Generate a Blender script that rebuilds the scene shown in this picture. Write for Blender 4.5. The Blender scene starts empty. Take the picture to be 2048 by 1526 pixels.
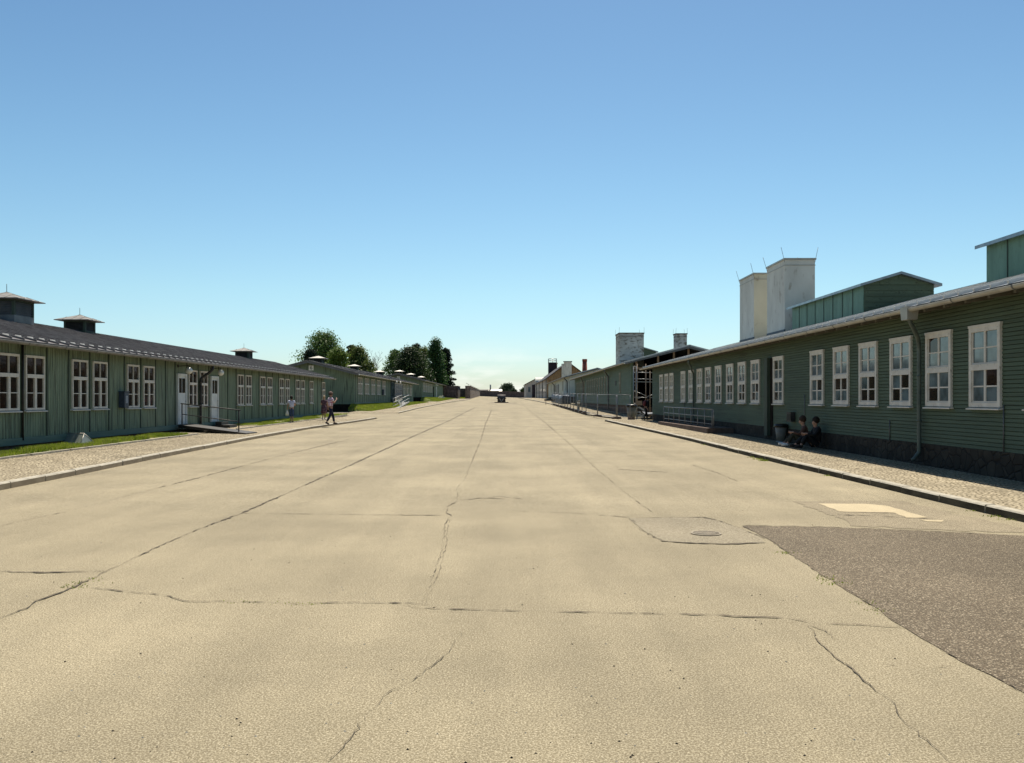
import bpy, bmesh, math, random
from mathutils import Vector, Matrix
R = math.radians
random.seed(7)
S = bpy.context.scene
COL = S.collection

# ------------------------------------------------------------------ camera, sky, sun, exposure
F, CX, HZ, CH = 1700.0, 1010.0, 797.0, 1.62      # focal px of a 2048 px wide frame, vanishing x, horizon y, eye height
cam_d = bpy.data.cameras.new('camera')
cam = bpy.data.objects.new('camera', cam_d); COL.objects.link(cam)
cam.location = (0, 0, CH); cam.rotation_euler = (R(90), 0, 0)
cam_d.sensor_width = 36; cam_d.lens = 36 * F / 2048
cam_d.shift_x = (1024 - CX) / 2048; cam_d.shift_y = (HZ - 763) / 2048
cam_d.clip_start = 0.1; cam_d.clip_end = 9000
S.camera = cam
SUN_EL, SUN_AZ = 58, 8                            # azimuth measured from +Y towards +X
w = bpy.data.worlds.new('World'); S.world = w; w.use_nodes = True
wn = w.node_tree.nodes; wl = w.node_tree.links; wn.clear()
out = wn.new('ShaderNodeOutputWorld'); bg = wn.new('ShaderNodeBackground')
sky = wn.new('ShaderNodeTexSky'); sky.sky_type = 'NISHITA'; sky.sun_disc = False
sky.sun_elevation = R(SUN_EL); sky.sun_rotation = R(SUN_AZ)
sky.altitude = 0; sky.air_density = 1.0; sky.dust_density = 0.6; sky.ozone_density = 1.6
bg.inputs['Strength'].default_value = 0.055
# thin summer clouds low over the horizon, laid out by world direction
tc = wn.new('ShaderNodeTexCoord'); mp = wn.new('ShaderNodeMapping'); mp.inputs['Scale'].default_value = (6, 6, 26)
nz = wn.new('ShaderNodeTexNoise'); nz.inputs['Scale'].default_value = 1.3; nz.inputs['Detail'].default_value = 8; nz.inputs['Roughness'].default_value = 0.6
sp = wn.new('ShaderNodeSeparateXYZ')
band = wn.new('ShaderNodeMapRange'); band.inputs['From Min'].default_value = 0.075; band.inputs['From Max'].default_value = 0.01
band.interpolation_type = 'SMOOTHSTEP'
az = wn.new('ShaderNodeMapRange'); az.inputs['From Min'].default_value = 0.17; az.inputs['From Max'].default_value = 0.03; az.interpolation_type = 'SMOOTHSTEP'
ab = wn.new('ShaderNodeMath'); ab.operation = 'ABSOLUTE'
ramp = wn.new('ShaderNodeMapRange'); ramp.inputs['From Min'].default_value = 0.44; ramp.inputs['From Max'].default_value = 0.62
m1 = wn.new('ShaderNodeMath'); m1.operation = 'MULTIPLY'; m2 = wn.new('ShaderNodeMath'); m2.operation = 'MULTIPLY'
m3 = wn.new('ShaderNodeMath'); m3.operation = 'MULTIPLY'; m3.inputs[1].default_value = 0.75
mix = wn.new('ShaderNodeMixRGB'); mix.inputs[2].default_value = (12, 12, 11.4, 1)
wl.new(tc.outputs['Generated'], mp.inputs[0]); wl.new(mp.outputs[0], nz.inputs['Vector'])
wl.new(tc.outputs['Generated'], sp.inputs[0]); wl.new(sp.outputs[2], band.inputs[0])
wl.new(sp.outputs[0], ab.inputs[0]); wl.new(ab.outputs[0], az.inputs[0])
wl.new(nz.outputs[0], ramp.inputs[0]); wl.new(ramp.outputs[0], m1.inputs[0]); wl.new(band.outputs[0], m1.inputs[1])
wl.new(m1.outputs[0], m2.inputs[0]); wl.new(az.outputs[0], m2.inputs[1]); wl.new(m2.outputs[0], m3.inputs[0])
tr = wn.new('ShaderNodeValToRGB'); wl.new(sp.outputs[2], tr.inputs[0]); cr = tr.color_ramp; cr.elements[0].position = 0.0; cr.elements[0].color = (1.04, 1.19, 1.34, 1)
cr.elements[1].position = 0.45; cr.elements[1].color = (.70, .98, 1.10, 1)
for p_, c_ in ((.05, (1.02, 1.24, 1.36, 1)), (.12, (1.01, 1.27, 1.27, 1)), (.24, (.90, 1.19, 1.22, 1))): e_ = cr.elements.new(p_); e_.color = c_
tm = wn.new('ShaderNodeMixRGB'); tm.blend_type = 'MULTIPLY'; tm.inputs[0].default_value = 1
wl.new(sky.outputs[0], tm.inputs[1]); wl.new(tr.outputs[0], tm.inputs[2]); wl.new(tm.outputs[0], mix.inputs[1]); wl.new(m3.outputs[0], mix.inputs[0])
wl.new(mix.outputs[0], bg.inputs[0]); wl.new(bg.outputs[0], out.inputs[0])
sd = bpy.data.lights.new('sun', 'SUN'); sd.energy = 5.0; sd.angle = R(0.5); sd.color = (1.0, 0.91, 0.77)
sun = bpy.data.objects.new('sun', sd); COL.objects.link(sun)
dirv = Vector((math.sin(R(SUN_AZ)) * math.cos(R(SUN_EL)), math.cos(R(SUN_AZ)) * math.cos(R(SUN_EL)), math.sin(R(SUN_EL))))
sun.rotation_euler = dirv.to_track_quat('Z', 'Y').to_euler(); sun.location = (0, 0, 60)
S.view_settings.view_transform = 'Standard'; S.view_settings.look = 'None'
S.view_settings.exposure = 0.78; S.view_settings.gamma = 1.0

# ------------------------------------------------------------------ ground profile and pixel helpers
PY = [(-80, 0), (12, 0), (20, .02), (30, .05), (55, .14), (80, .36), (126, .8), (150, 1.0), (200, 1.5), (300, 1.9), (440, 2.3), (5000, 2.3)]
def prof(y):
    for (a, za), (b, zb) in zip(PY, PY[1:]):
        if y <= b: return za + (zb - za) * (y - a) / (b - a)
    return PY[-1][1]
def G(x, y):
    t = 0 if y < 200 else min(1, (y - 200) / 240) * .04
    return prof(y) - t * max(-40, min(40, x))
def gp(px, py, dz=0):                             # photo pixel -> point on the ground
    f = lambda y: (CH - G((px - CX) * y / F, y) - dz) * F / y - (py - HZ)
    a, b = 1.0, 1.0
    while f(b) > 0 and b < 900: a, b = b, b * 1.15
    for _ in range(50):
        m = (a + b) / 2
        if f(m) > 0: a = m
        else: b = m
    y = (a + b) / 2; x = (px - CX) * y / F
    return Vector((x, y, G(x, y) + dz))

# ------------------------------------------------------------------ materials
def NT(name):
    m = bpy.data.materials.new(name); m.use_nodes = True
    nt = m.node_tree; b = nt.nodes['Principled BSDF']
    return m, nt, b
def noise_mat(name, c1, c2, scale=3, detail=6, rough=.8, stretch=(1, 1, 1), bump=0, bscale=None, metal=0, spec=.3,
              c3=None, s3=20, lo=.35, hi=.65, f3=(.55, .7), bstretch=None, dist=.02):
    m, nt, b = NT(name); n, l = nt.nodes, nt.links
    tc = n.new('ShaderNodeTexCoord'); mp = n.new('ShaderNodeMapping'); mp.inputs['Scale'].default_value = stretch
    l.new(tc.outputs['Object'], mp.inputs[0])
    nz = n.new('ShaderNodeTexNoise'); nz.inputs['Scale'].default_value = scale; nz.inputs['Detail'].default_value = detail
    l.new(mp.outputs[0], nz.inputs['Vector'])
    mr = n.new('ShaderNodeMapRange'); mr.inputs[1].default_value = lo; mr.inputs[2].default_value = hi
    l.new(nz.outputs[0], mr.inputs[0])
    mx = n.new('ShaderNodeMixRGB'); mx.inputs[1].default_value = (*c1, 1); mx.inputs[2].default_value = (*c2, 1)
    l.new(mr.outputs[0], mx.inputs[0]); col = mx.outputs[0]
    if c3:
        n3 = n.new('ShaderNodeTexNoise'); n3.inputs['Scale'].default_value = s3; n3.inputs['Detail'].default_value = 5
        l.new(mp.outputs[0], n3.inputs['Vector'])
        r3 = n.new('ShaderNodeMapRange'); r3.inputs[1].default_value = f3[0]; r3.inputs[2].default_value = f3[1]
        l.new(n3.outputs[0], r3.inputs[0])
        x3 = n.new('ShaderNodeMixRGB'); x3.inputs[2].default_value = (*c3, 1)
        l.new(r3.outputs[0], x3.inputs[0]); l.new(col, x3.inputs[1]); col = x3.outputs[0]
    l.new(col, b.inputs['Base Color'])
    b.inputs['Roughness'].default_value = rough; b.inputs['Metallic'].default_value = metal
    b.inputs['Specular IOR Level'].default_value = spec
    if bump:
        bn = n.new('ShaderNodeTexNoise'); bn.inputs['Scale'].default_value = bscale or scale * 4; bn.inputs['Detail'].default_value = 4
        if bstretch:
            m2 = n.new('ShaderNodeMapping'); m2.inputs['Scale'].default_value = bstretch
            l.new(tc.outputs['Object'], m2.inputs[0]); l.new(m2.outputs[0], bn.inputs['Vector'])
        else: l.new(mp.outputs[0], bn.inputs['Vector'])
        bp = n.new('ShaderNodeBump'); bp.inputs['Strength'].default_value = bump; bp.inputs['Distance'].default_value = dist
        l.new(bn.outputs[0], bp.inputs['Height']); l.new(bp.outputs[0], b.inputs['Normal'])
    return m

def aggregate_mat(name, base, dark, light, s_agg=85, big=(.86, 1.08), rough=.9, stretch=1, amt=.9):
    """road surface: exposed aggregate speckle, broad mottling, tyre-worn streaks along the road"""
    m, nt, b = NT(name); n, l = nt.nodes, nt.links
    tc = n.new('ShaderNodeTexCoord'); O = tc.outputs['Object']
    def noise(s, d, st=None, r=.55):
        z = n.new('ShaderNodeTexNoise'); z.inputs['Scale'].default_value = s; z.inputs['Detail'].default_value = d; z.inputs['Roughness'].default_value = r
        if st:
            q = n.new('ShaderNodeMapping'); q.inputs['Scale'].default_value = st; l.new(O, q.inputs[0]); l.new(q.outputs[0], z.inputs['Vector'])
        else: l.new(O, z.inputs['Vector'])
        return z.outputs[0]
    def rng(v, a, b_, c, d):
        r = n.new('ShaderNodeMapRange'); r.inputs[1].default_value = a; r.inputs[2].default_value = b_; r.inputs[3].default_value = c; r.inputs[4].default_value = d
        l.new(v, r.inputs[0]); return r.outputs[0]
    def mixc(f, a, b_):
        x = n.new('ShaderNodeMixRGB')
        l.new(f, x.inputs[0])
        for i, v in ((1, a), (2, b_)):
            if isinstance(v, tuple): x.inputs[i].default_value = (*v, 1)
            else: l.new(v, x.inputs[i])
        return x.outputs[0]
    ng = noise(s_agg, 3, r=.7)
    c = mixc(rng(ng, .60, .47, 0, amt), base, dark)
    c = mixc(rng(noise(s_agg * 1.35, 2, (1, 1, 1.3)), .56, .68, 0, amt), c, light)
    def mul(a, f):
        x = n.new('ShaderNodeMixRGB'); x.blend_type = 'MULTIPLY'; x.inputs[0].default_value = 1
        l.new(a, x.inputs[1])
        cc = n.new('ShaderNodeCombineColor'); l.new(f, cc.inputs[0]); l.new(f, cc.inputs[1]); l.new(f, cc.inputs[2])
        l.new(cc.outputs[0], x.inputs[2]); return x.outputs[0]
    c = mul(c, rng(noise(.42, 5), .36, .66, big[0] - .03, big[1]))
    c = mul(c, rng(noise(2.4, 6, (1, .12, 1)), .3, .7, .93, 1.05))
    c = mul(c, rng(noise(.25, 3, (3.5, .2, 1)), .35, .65, .93, 1.05))
    c = mul(c, rng(noise(9, 6, r=.8), .38, .62, .95, 1.04))
    c = mul(c, rng(noise(40, 5, r=.85), .38, .62, .87, 1.10))
    l.new(c, b.inputs['Base Color']); b.inputs['Roughness'].default_value = rough; b.inputs['Specular IOR Level'].default_value = .15
    bp = n.new('ShaderNodeBump'); bp.inputs['Strength'].default_value = .3; bp.inputs['Distance'].default_value = .006
    l.new(ng, bp.inputs['Height']); l.new(bp.outputs[0], b.inputs['Normal'])
    return m

def cobble_mat(name, c1, c2, joint, scale=9):
    m, nt, b = NT(name); n, l = nt.nodes, nt.links
    tc = n.new('ShaderNodeTexCoord')
    v = n.new('ShaderNodeTexVoronoi'); v.inputs['Scale'].default_value = scale; v.inputs['Randomness'].default_value = .75
    v2 = n.new('ShaderNodeTexVoronoi'); v2.feature = 'DISTANCE_TO_EDGE'; v2.inputs['Scale'].default_value = scale; v2.inputs['Randomness'].default_value = .75
    for q in (v, v2): l.new(tc.outputs['Object'], q.inputs['Vector'])
    sx = n.new('ShaderNodeSeparateColor'); l.new(v.outputs['Color'], sx.inputs[0])
    mx = n.new('ShaderNodeMixRGB'); mx.inputs[1].default_value = (*c1, 1); mx.inputs[2].default_value = (*c2, 1); l.new(sx.outputs[0], mx.inputs[0])
    e = n.new('ShaderNodeMapRange'); e.inputs[1].default_value = 0.02; e.inputs[2].default_value = .22; l.new(v2.outputs[0], e.inputs[0])
    mj = n.new('ShaderNodeMixRGB'); mj.inputs[1].default_value = (*joint, 1); l.new(e.outputs[0], mj.inputs[0]); l.new(mx.outputs[0], mj.inputs[2])
    nz = n.new('ShaderNodeTexNoise'); nz.inputs['Scale'].default_value = .8; nz.inputs['Detail'].default_value = 6; l.new(tc.outputs['Object'], nz.inputs['Vector'])
    r = n.new('ShaderNodeMapRange'); r.inputs[1].default_value = .3; r.inputs[2].default_value = .7; r.inputs[3].default_value = .8; r.inputs[4].default_value = 1.1
    l.new(nz.outputs[0], r.inputs[0])
    cc = n.new('ShaderNodeCombineColor'); [l.new(r.outputs[0], cc.inputs[i]) for i in range(3)]
    mu = n.new('ShaderNodeMixRGB'); mu.blend_type = 'MULTIPLY'; mu.inputs[0].default_value = 1; l.new(mj.outputs[0], mu.inputs[1]); l.new(cc.outputs[0], mu.inputs[2])
    l.new(mu.outputs[0], b.inputs['Base Color']); b.inputs['Roughness'].default_value = .9; b.inputs['Specular IOR Level'].default_value = .15
    bp = n.new('ShaderNodeBump'); bp.inputs['Strength'].default_value = .8; bp.inputs['Distance'].default_value = .02
    l.new(e.outputs[0], bp.inputs['Height']); l.new(bp.outputs[0], b.inputs['Normal'])
    return m

def plank_mat(name, c1, c2, axis, width, worn, wf=(.58, .75), rough=.75):
    """painted boards: each board (counted along local axis) has its own tone, streaky weathering along the grain"""
    m, nt, b = NT(name); n, l = nt.nodes, nt.links
    tc = n.new('ShaderNodeTexCoord'); sp_ = n.new('ShaderNodeSeparateXYZ'); l.new(tc.outputs['Object'], sp_.inputs[0])
    d = n.new('ShaderNodeMath'); d.operation = 'DIVIDE'; l.new(sp_.outputs[axis], d.inputs[0]); d.inputs[1].default_value = width
    fl = n.new('ShaderNodeMath'); fl.operation = 'FLOOR'; l.new(d.outputs[0], fl.inputs[0])
    wn_ = n.new('ShaderNodeTexWhiteNoise'); wn_.noise_dimensions = '1D'
    if axis == 2:       # boards are about 4 m long, staggered from row to row
        k1 = n.new('ShaderNodeMath'); k1.operation = 'MULTIPLY'; l.new(fl.outputs[0], k1.inputs[0]); k1.inputs[1].default_value = .618
        k2 = n.new('ShaderNodeMath'); k2.operation = 'FRACT'; l.new(k1.outputs[0], k2.inputs[0])
        k3 = n.new('ShaderNodeMath'); k3.operation = 'MULTIPLY_ADD'; l.new(sp_.outputs[1], k3.inputs[0]); k3.inputs[1].default_value = .25; l.new(k2.outputs[0], k3.inputs[2])
        k4 = n.new('ShaderNodeMath'); k4.operation = 'FLOOR'; l.new(k3.outputs[0], k4.inputs[0])
        k5 = n.new('ShaderNodeMath'); k5.operation = 'MULTIPLY_ADD'; l.new(k4.outputs[0], k5.inputs[0]); k5.inputs[1].default_value = 131.7; l.new(fl.outputs[0], k5.inputs[2])
        l.new(k5.outputs[0], wn_.inputs['W'])
    else: l.new(fl.outputs[0], wn_.inputs['W'])
    st = (1, 1, 1)
    st = (6, 9, .55) if axis == 1 else (6, .35, 9)
    mp = n.new('ShaderNodeMapping'); mp.inputs['Scale'].default_value = st; l.new(tc.outputs['Object'], mp.inputs[0])
    nz = n.new('ShaderNodeTexNoise'); nz.inputs['Scale'].default_value = 1.4; nz.inputs['Detail'].default_value = 7; nz.inputs['Roughness'].default_value = .6; l.new(mp.outputs[0], nz.inputs['Vector'])
    big = n.new('ShaderNodeTexNoise'); big.inputs['Scale'].default_value = .45; big.inputs['Detail'].default_value = 4; l.new(tc.outputs['Object'], big.inputs['Vector'])
    a = n.new('ShaderNodeMath'); a.operation = 'MULTIPLY_ADD'; l.new(wn_.outputs[0], a.inputs[0]); a.inputs[1].default_value = .5; l.new(big.outputs[0], a.inputs[2])
    r = n.new('ShaderNodeMapRange'); r.inputs[1].default_value = .35; r.inputs[2].default_value = 1.05; l.new(a.outputs[0], r.inputs[0])
    mx = n.new('ShaderNodeMixRGB'); mx.inputs[1].default_value = (*c1, 1); mx.inputs[2].default_value = (*c2, 1); l.new(r.outputs[0], mx.inputs[0])
    r3 = n.new('ShaderNodeMapRange'); r3.inputs[1].default_value = wf[0]; r3.inputs[2].default_value = wf[1]; r3.inputs[4].default_value = .85
    ad = n.new('ShaderNodeMath'); ad.operation = 'MULTIPLY_ADD'; l.new(wn_.outputs[0], ad.inputs[0]); ad.inputs[1].default_value = .12; l.new(nz.outputs[0], ad.inputs[2])
    l.new(ad.outputs[0], r3.inputs[0])
    x3 = n.new('ShaderNodeMixRGB'); x3.inputs[2].default_value = (*worn, 1); l.new(r3.outputs[0], x3.inputs[0]); l.new(mx.outputs[0], x3.inputs[1])
    l.new(x3.outputs[0], b.inputs['Base Color']); b.inputs['Roughness'].default_value = rough; b.inputs['Specular IOR Level'].default_value = .25
    bp = n.new('ShaderNodeBump'); bp.inputs['Strength'].default_value = .4; bp.inputs['Distance'].default_value = .006
    l.new(nz.outputs[0], bp.inputs['Height']); l.new(bp.outputs[0], b.inputs['Normal'])
    return m

def stone_mat(name, c1, c2, joint, scale=3, brick=False):
    m, nt, b = NT(name); n, l = nt.nodes, nt.links
    tc = n.new('ShaderNodeTexCoord')
    if brick:
        # brick courses run in the local y/z plane or x/z plane; use x+y as the running coordinate
        s_ = n.new('ShaderNodeSeparateXYZ'); l.new(tc.outputs['Object'], s_.inputs[0])
        ad = n.new('ShaderNodeMath'); l.new(s_.outputs[0], ad.inputs[0]); l.new(s_.outputs[1], ad.inputs[1])
        cb = n.new('ShaderNodeCombineXYZ'); l.new(ad.outputs[0], cb.inputs[0]); l.new(s_.outputs[2], cb.inputs[1])
        t = n.new('ShaderNodeTexBrick'); t.inputs['Scale'].default_value = scale; t.inputs['Color1'].default_value = (*c1, 1); t.inputs['Color2'].default_value = (*c2, 1)
        t.inputs['Mortar'].default_value = (*joint, 1); t.inputs['Mortar Size'].default_value = .015; l.new(cb.outputs[0], t.inputs['Vector'])
        col = t.outputs[0]; hgt = None
    else:
        v = n.new('ShaderNodeTexVoronoi'); v.inputs['Scale'].default_value = scale
        v2 = n.new('ShaderNodeTexVoronoi'); v2.feature = 'DISTANCE_TO_EDGE'; v2.inputs['Scale'].default_value = scale
        for q in (v, v2): l.new(tc.outputs['Object'], q.inputs['Vector'])
        sx = n.new('ShaderNodeSeparateColor'); l.new(v.outputs['Color'], sx.inputs[0])
        mx = n.new('ShaderNodeMixRGB'); mx.inputs[1].default_value = (*c1, 1); mx.inputs[2].default_value = (*c2, 1); l.new(sx.outputs[0], mx.inputs[0])
        e = n.new('ShaderNodeMapRange'); e.inputs[2].default_value = .07; l.new(v2.outputs[0], e.inputs[0])
        mj = n.new('ShaderNodeMixRGB'); mj.inputs[1].default_value = (*joint, 1); l.new(e.outputs[0], mj.inputs[0]); l.new(mx.outputs[0], mj.inputs[2])
        col = mj.outputs[0]; hgt = e.outputs[0]
    nz = n.new('ShaderNodeTexNoise'); nz.inputs['Scale'].default_value = 2; nz.inputs['Detail'].default_value = 8; l.new(tc.outputs['Object'], nz.inputs['Vector'])
    r = n.new('ShaderNodeMapRange'); r.inputs[1].default_value = .3; r.inputs[2].default_value = .7; r.inputs[3].default_value = .65; r.inputs[4].default_value = 1.2; l.new(nz.outputs[0], r.inputs[0])
    cc = n.new('ShaderNodeCombineColor'); [l.new(r.outputs[0], cc.inputs[i]) for i in range(3)]
    mu = n.new('ShaderNodeMixRGB'); mu.blend_type = 'MULTIPLY'; mu.inputs[0].default_value = 1; l.new(col, mu.inputs[1]); l.new(cc.outputs[0], mu.inputs[2])
    l.new(mu.outputs[0], b.inputs['Base Color']); b.inputs['Roughness'].default_value = .9; b.inputs['Specular IOR Level'].default_value = .2
    bp = n.new('ShaderNodeBump'); bp.inputs['Strength'].default_value = .7; bp.inputs['Distance'].default_value = .03
    l.new(hgt if hgt else nz.outputs[0], bp.inputs['Height']); l.new(bp.outputs[0], b.inputs['Normal'])
    return m

def glass_mat(name, col, rough=.06, spec=.6, wob=.25):
    m, nt, b = NT(name); n, l = nt.nodes, nt.links
    tc = n.new('ShaderNodeTexCoord'); nz = n.new('ShaderNodeTexNoise'); nz.inputs['Scale'].default_value = 3.0; nz.inputs['Detail'].default_value = 2
    ge = n.new('ShaderNodeObjectInfo'); va = n.new('ShaderNodeVectorMath'); l.new(tc.outputs['Object'], va.inputs[0])
    cb = n.new('ShaderNodeCombineXYZ'); mu = n.new('ShaderNodeMath'); mu.operation = 'MULTIPLY'; mu.inputs[1].default_value = 40; l.new(ge.outputs['Random'], mu.inputs[0])
    l.new(mu.outputs[0], cb.inputs[0]); l.new(mu.outputs[0], cb.inputs[1]); l.new(cb.outputs[0], va.inputs[1]); l.new(va.outputs[0], nz.inputs['Vector'])
    r = n.new('ShaderNodeMixRGB'); r.inputs[1].default_value = (*[c * .55 for c in col], 1); r.inputs[2].default_value = (*[c * 1.35 for c in col], 1)
    mr = n.new('ShaderNodeMapRange'); mr.inputs[1].default_value = .35; mr.inputs[2].default_value = .65; l.new(nz.outputs[0], mr.inputs[0]); l.new(mr.outputs[0], r.inputs[0])
    l.new(r.outputs[0], b.inputs['Base Color']); b.inputs['Roughness'].default_value = rough; b.inputs['Specular IOR Level'].default_value = spec
    bp = n.new('ShaderNodeBump'); bp.inputs['Strength'].default_value = wob; bp.inputs['Distance'].default_value = .006
    l.new(nz.outputs[0], bp.inputs['Height']); l.new(bp.outputs[0], b.inputs['Normal'])
    return m

def leaf_mat(name, c1, c2):
    m, nt, b = NT(name); n, l = nt.nodes, nt.links
    tc = n.new('ShaderNodeTexCoord'); nz = n.new('ShaderNodeTexNoise'); nz.inputs['Scale'].default_value = .9; nz.inputs['Detail'].default_value = 6
    l.new(tc.outputs['Object'], nz.inputs['Vector'])
    mr = n.new('ShaderNodeMapRange'); mr.inputs[1].default_value = .35; mr.inputs[2].default_value = .65; l.new(nz.outputs[0], mr.inputs[0])
    mx = n.new('ShaderNodeMixRGB'); mx.inputs[1].default_value = (*c1, 1); mx.inputs[2].default_value = (*c2, 1); l.new(mr.outputs[0], mx.inputs[0])
    l.new(mx.outputs[0], b.inputs['Base Color']); b.inputs['Roughness'].default_value = .6; b.inputs['Specular IOR Level'].default_value = .2
    tr = n.new('ShaderNodeBsdfTranslucent'); l.new(mx.outputs[0], tr.inputs[0])
    ms = n.new('ShaderNodeMixShader'); ms.inputs[0].default_value = .4; o = nt.nodes['Material Output']
    l.new(b.outputs[0], ms.inputs[1]); l.new(tr.outputs[0], ms.inputs[2]); l.new(ms.outputs[0], o.inputs[0])
    return m

M = {}
M['road'] = aggregate_mat('road concrete', (0.338, 0.293, 0.199), (0.152, 0.125, 0.076), (0.502, 0.448, 0.327))
M['asphalt'] = aggregate_mat('dark asphalt', (.140, .110, .074), (0.065, 0.052, 0.035), (0.418, 0.357, 0.258), s_agg=62)
M['pale_patch'] = aggregate_mat('pale cement patch', (0.426, 0.357, 0.236), (0.304, 0.251, 0.160), (0.502, 0.433, 0.304), amt=.5)
M['patch_panel'] = aggregate_mat('panel repair', (.305, .268, .19), (.14, .115, .075), (.47, .42, .315))
M['patch_grey'] = aggregate_mat('grey repair', (0.281, 0.239, 0.163), (0.129, 0.106, 0.068), (0.441, 0.380, 0.281))
M['pavement'] = cobble_mat('paving setts', (0.486, 0.418, 0.296), (0.304, 0.255, 0.175), (0.106, 0.087, 0.053), 12)
M['kerb_face_left'] = noise_mat('left kerb face tone', (0.205, 0.167, 0.114), (0.274, 0.228, 0.160), 3, rough=.95, stretch=(1, 1, 3))  # side tone painted in, less shaded than the right kerb's face
M['kerb_face'] = noise_mat('shaded kerb face', (0.042, 0.034, 0.021), (0.091, 0.076, 0.049), 3, rough=.95, stretch=(1, 1, 3))  # shade of the right kerb's side painted in, darker than the top
M['kerb'] = noise_mat('granite kerb', (0.380, 0.350, 0.281), (0.258, 0.236, 0.190), 6, rough=.9, bump=.4, bscale=40)
M['ground'] = aggregate_mat('dry ground', (0.319, 0.274, 0.190), (0.167, 0.137, 0.084), (0.418, 0.365, 0.266), s_agg=30)
M['crack'] = noise_mat('crack filler', (0.038, 0.030, 0.021), (0.129, 0.106, 0.072), 5, rough=.95)
M['crack_fine'] = noise_mat('fine crack', (0.114, 0.091, 0.061), (0.190, 0.160, 0.106), 5, rough=.95)
M['iron'] = noise_mat('cast iron', (0.152, 0.129, 0.091), (0.228, 0.190, 0.137), 30, rough=.6, bump=.6, bscale=60, metal=.3)
M['grass_soil'] = noise_mat('grassy soil', (0.068, 0.099, 0.015), (0.129, 0.129, 0.038), 5, rough=.95, bump=.6, bscale=30, c3=(0.319, 0.274, 0.167), s3=1.6, f3=(.56, .62))
M['bank_soil'] = noise_mat('green turf', (0.061, 0.095, 0.014), (0.114, 0.129, 0.030), 3, rough=.95, bump=.6, bscale=20)
M['grass'] = leaf_mat('grass blades', (.15, .21, .014), (.27, .33, .035))
M['grass_dry'] = leaf_mat('dry grass blades', (0.176, 0.202, 0.053), (0.282, 0.264, 0.106))
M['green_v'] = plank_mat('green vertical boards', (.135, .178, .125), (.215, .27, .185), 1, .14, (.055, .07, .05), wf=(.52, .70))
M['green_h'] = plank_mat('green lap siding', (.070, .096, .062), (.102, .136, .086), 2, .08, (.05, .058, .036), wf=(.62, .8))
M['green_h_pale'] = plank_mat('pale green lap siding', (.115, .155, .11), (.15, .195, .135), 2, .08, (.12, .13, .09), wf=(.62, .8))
M['green_trim'] = noise_mat('green painted beam', (.08, .135, .11), (.11, .17, .14), 2, stretch=(4, .5, 4), rough=.6)
M['green_dark'] = noise_mat('dark green batten', (.03, .045, .032), (.05, .07, .05), 2, stretch=(4, 4, .5), rough=.7)
M['monitor'] = noise_mat('green sheet panels', (.11, .20, .14), (.15, .26, .185), 1.2, stretch=(3, 3, .6), rough=.55, c3=(.10, .17, .12), s3=6)
M['white_paint'] = noise_mat('weathered white paint', (.66, .62, .56), (.54, .50, .44), 4, rough=.6, c3=(.38, .34, .28), s3=14, f3=(.6, .75))
M['white_door'] = noise_mat('white door paint', (.62, .64, .62), (.52, .54, .53), 3, rough=.5)
M['pane_dark'] = glass_mat('dark pane', (.020, .009, .006), spec=.4)
M['pane_grey'] = glass_mat('grey pane', (.05, .055, .055), spec=.6)
M['pane_mid'] = glass_mat('curtained pane', (.095, .13, .145), rough=.08, spec=.9)
M['pane_pale'] = glass_mat('pale curtained pane', (.30, .30, .25), rough=.2)
M['pane_shut'] = noise_mat('boarded pane', (.26, .25, .19), (.20, .20, .15), 1, rough=.7)
M['seam_brown'] = noise_mat('brown zinc seam', (0.144, 0.125, 0.114), (0.228, 0.205, 0.190), 3, rough=.5, metal=.2)
M['roof_brown'] = noise_mat('brown grey sheet roof', (0.065, 0.055, 0.052), (0.106, 0.091, 0.085), 1.2, stretch=(1, 3, 1), rough=.42, metal=.35, spec=.5, c3=(0.076, 0.068, 0.068), s3=5)
M['seam'] = noise_mat('bright zinc seam', (0.471, 0.464, 0.441), (0.570, 0.562, 0.532), 3, rough=.35, metal=.3)
M['roof_blue'] = noise_mat('zinc sheet roof', (0.205, 0.228, 0.251), (0.304, 0.327, 0.342), 1.2, stretch=(1, 3, 1), rough=.3, metal=.55, spec=.5, c3=(0.152, 0.167, 0.190), s3=5)
M['zinc'] = noise_mat('zinc gutter', (0.319, 0.304, 0.266), (0.410, 0.388, 0.342), 3, rough=.45, metal=.4)
M['cap_grey'] = noise_mat('grey cap sheet', (0.152, 0.144, 0.133), (0.228, 0.217, 0.198), 4, rough=.6, metal=.2)  # darker than the caps farther up, where sunlight is painted in
M['zinc_dark'] = noise_mat('old downpipe', (0.099, 0.103, 0.106), (0.152, 0.152, 0.152), 3, rough=.5, metal=.3)
M['zinc_green'] = noise_mat('grey green downpipe', (0.076, 0.095, 0.084), (0.114, 0.137, 0.118), 3, rough=.5, metal=.2)
M['rafter'] = noise_mat('rafter wood', (0.091, 0.091, 0.068), (0.152, 0.137, 0.106), 4, rough=.8)
M['plinth'] = stone_mat('stone plinth', (0.034, 0.029, 0.023), (0.057, 0.048, 0.036), (0.023, 0.020, 0.017), 4.2)
M['plinth_brick'] = stone_mat('brick plinth', (0.152, 0.084, 0.053), (0.114, 0.076, 0.057), (0.076, 0.061, 0.046), 4, True)
M['granite_wall'] = stone_mat('granite wall', (0.175, 0.137, 0.118), (0.258, 0.198, 0.160), (0.076, 0.065, 0.057), 1.6)
M['granite_dark'] = stone_mat('dark granite wall', (0.099, 0.076, 0.072), (0.144, 0.114, 0.106), (0.046, 0.038, 0.038), 1.6)
M['brick'] = stone_mat('brown brick', (.27, .17, .085), (.33, .21, .11), (.22, .17, .11), 3, True)
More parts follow.
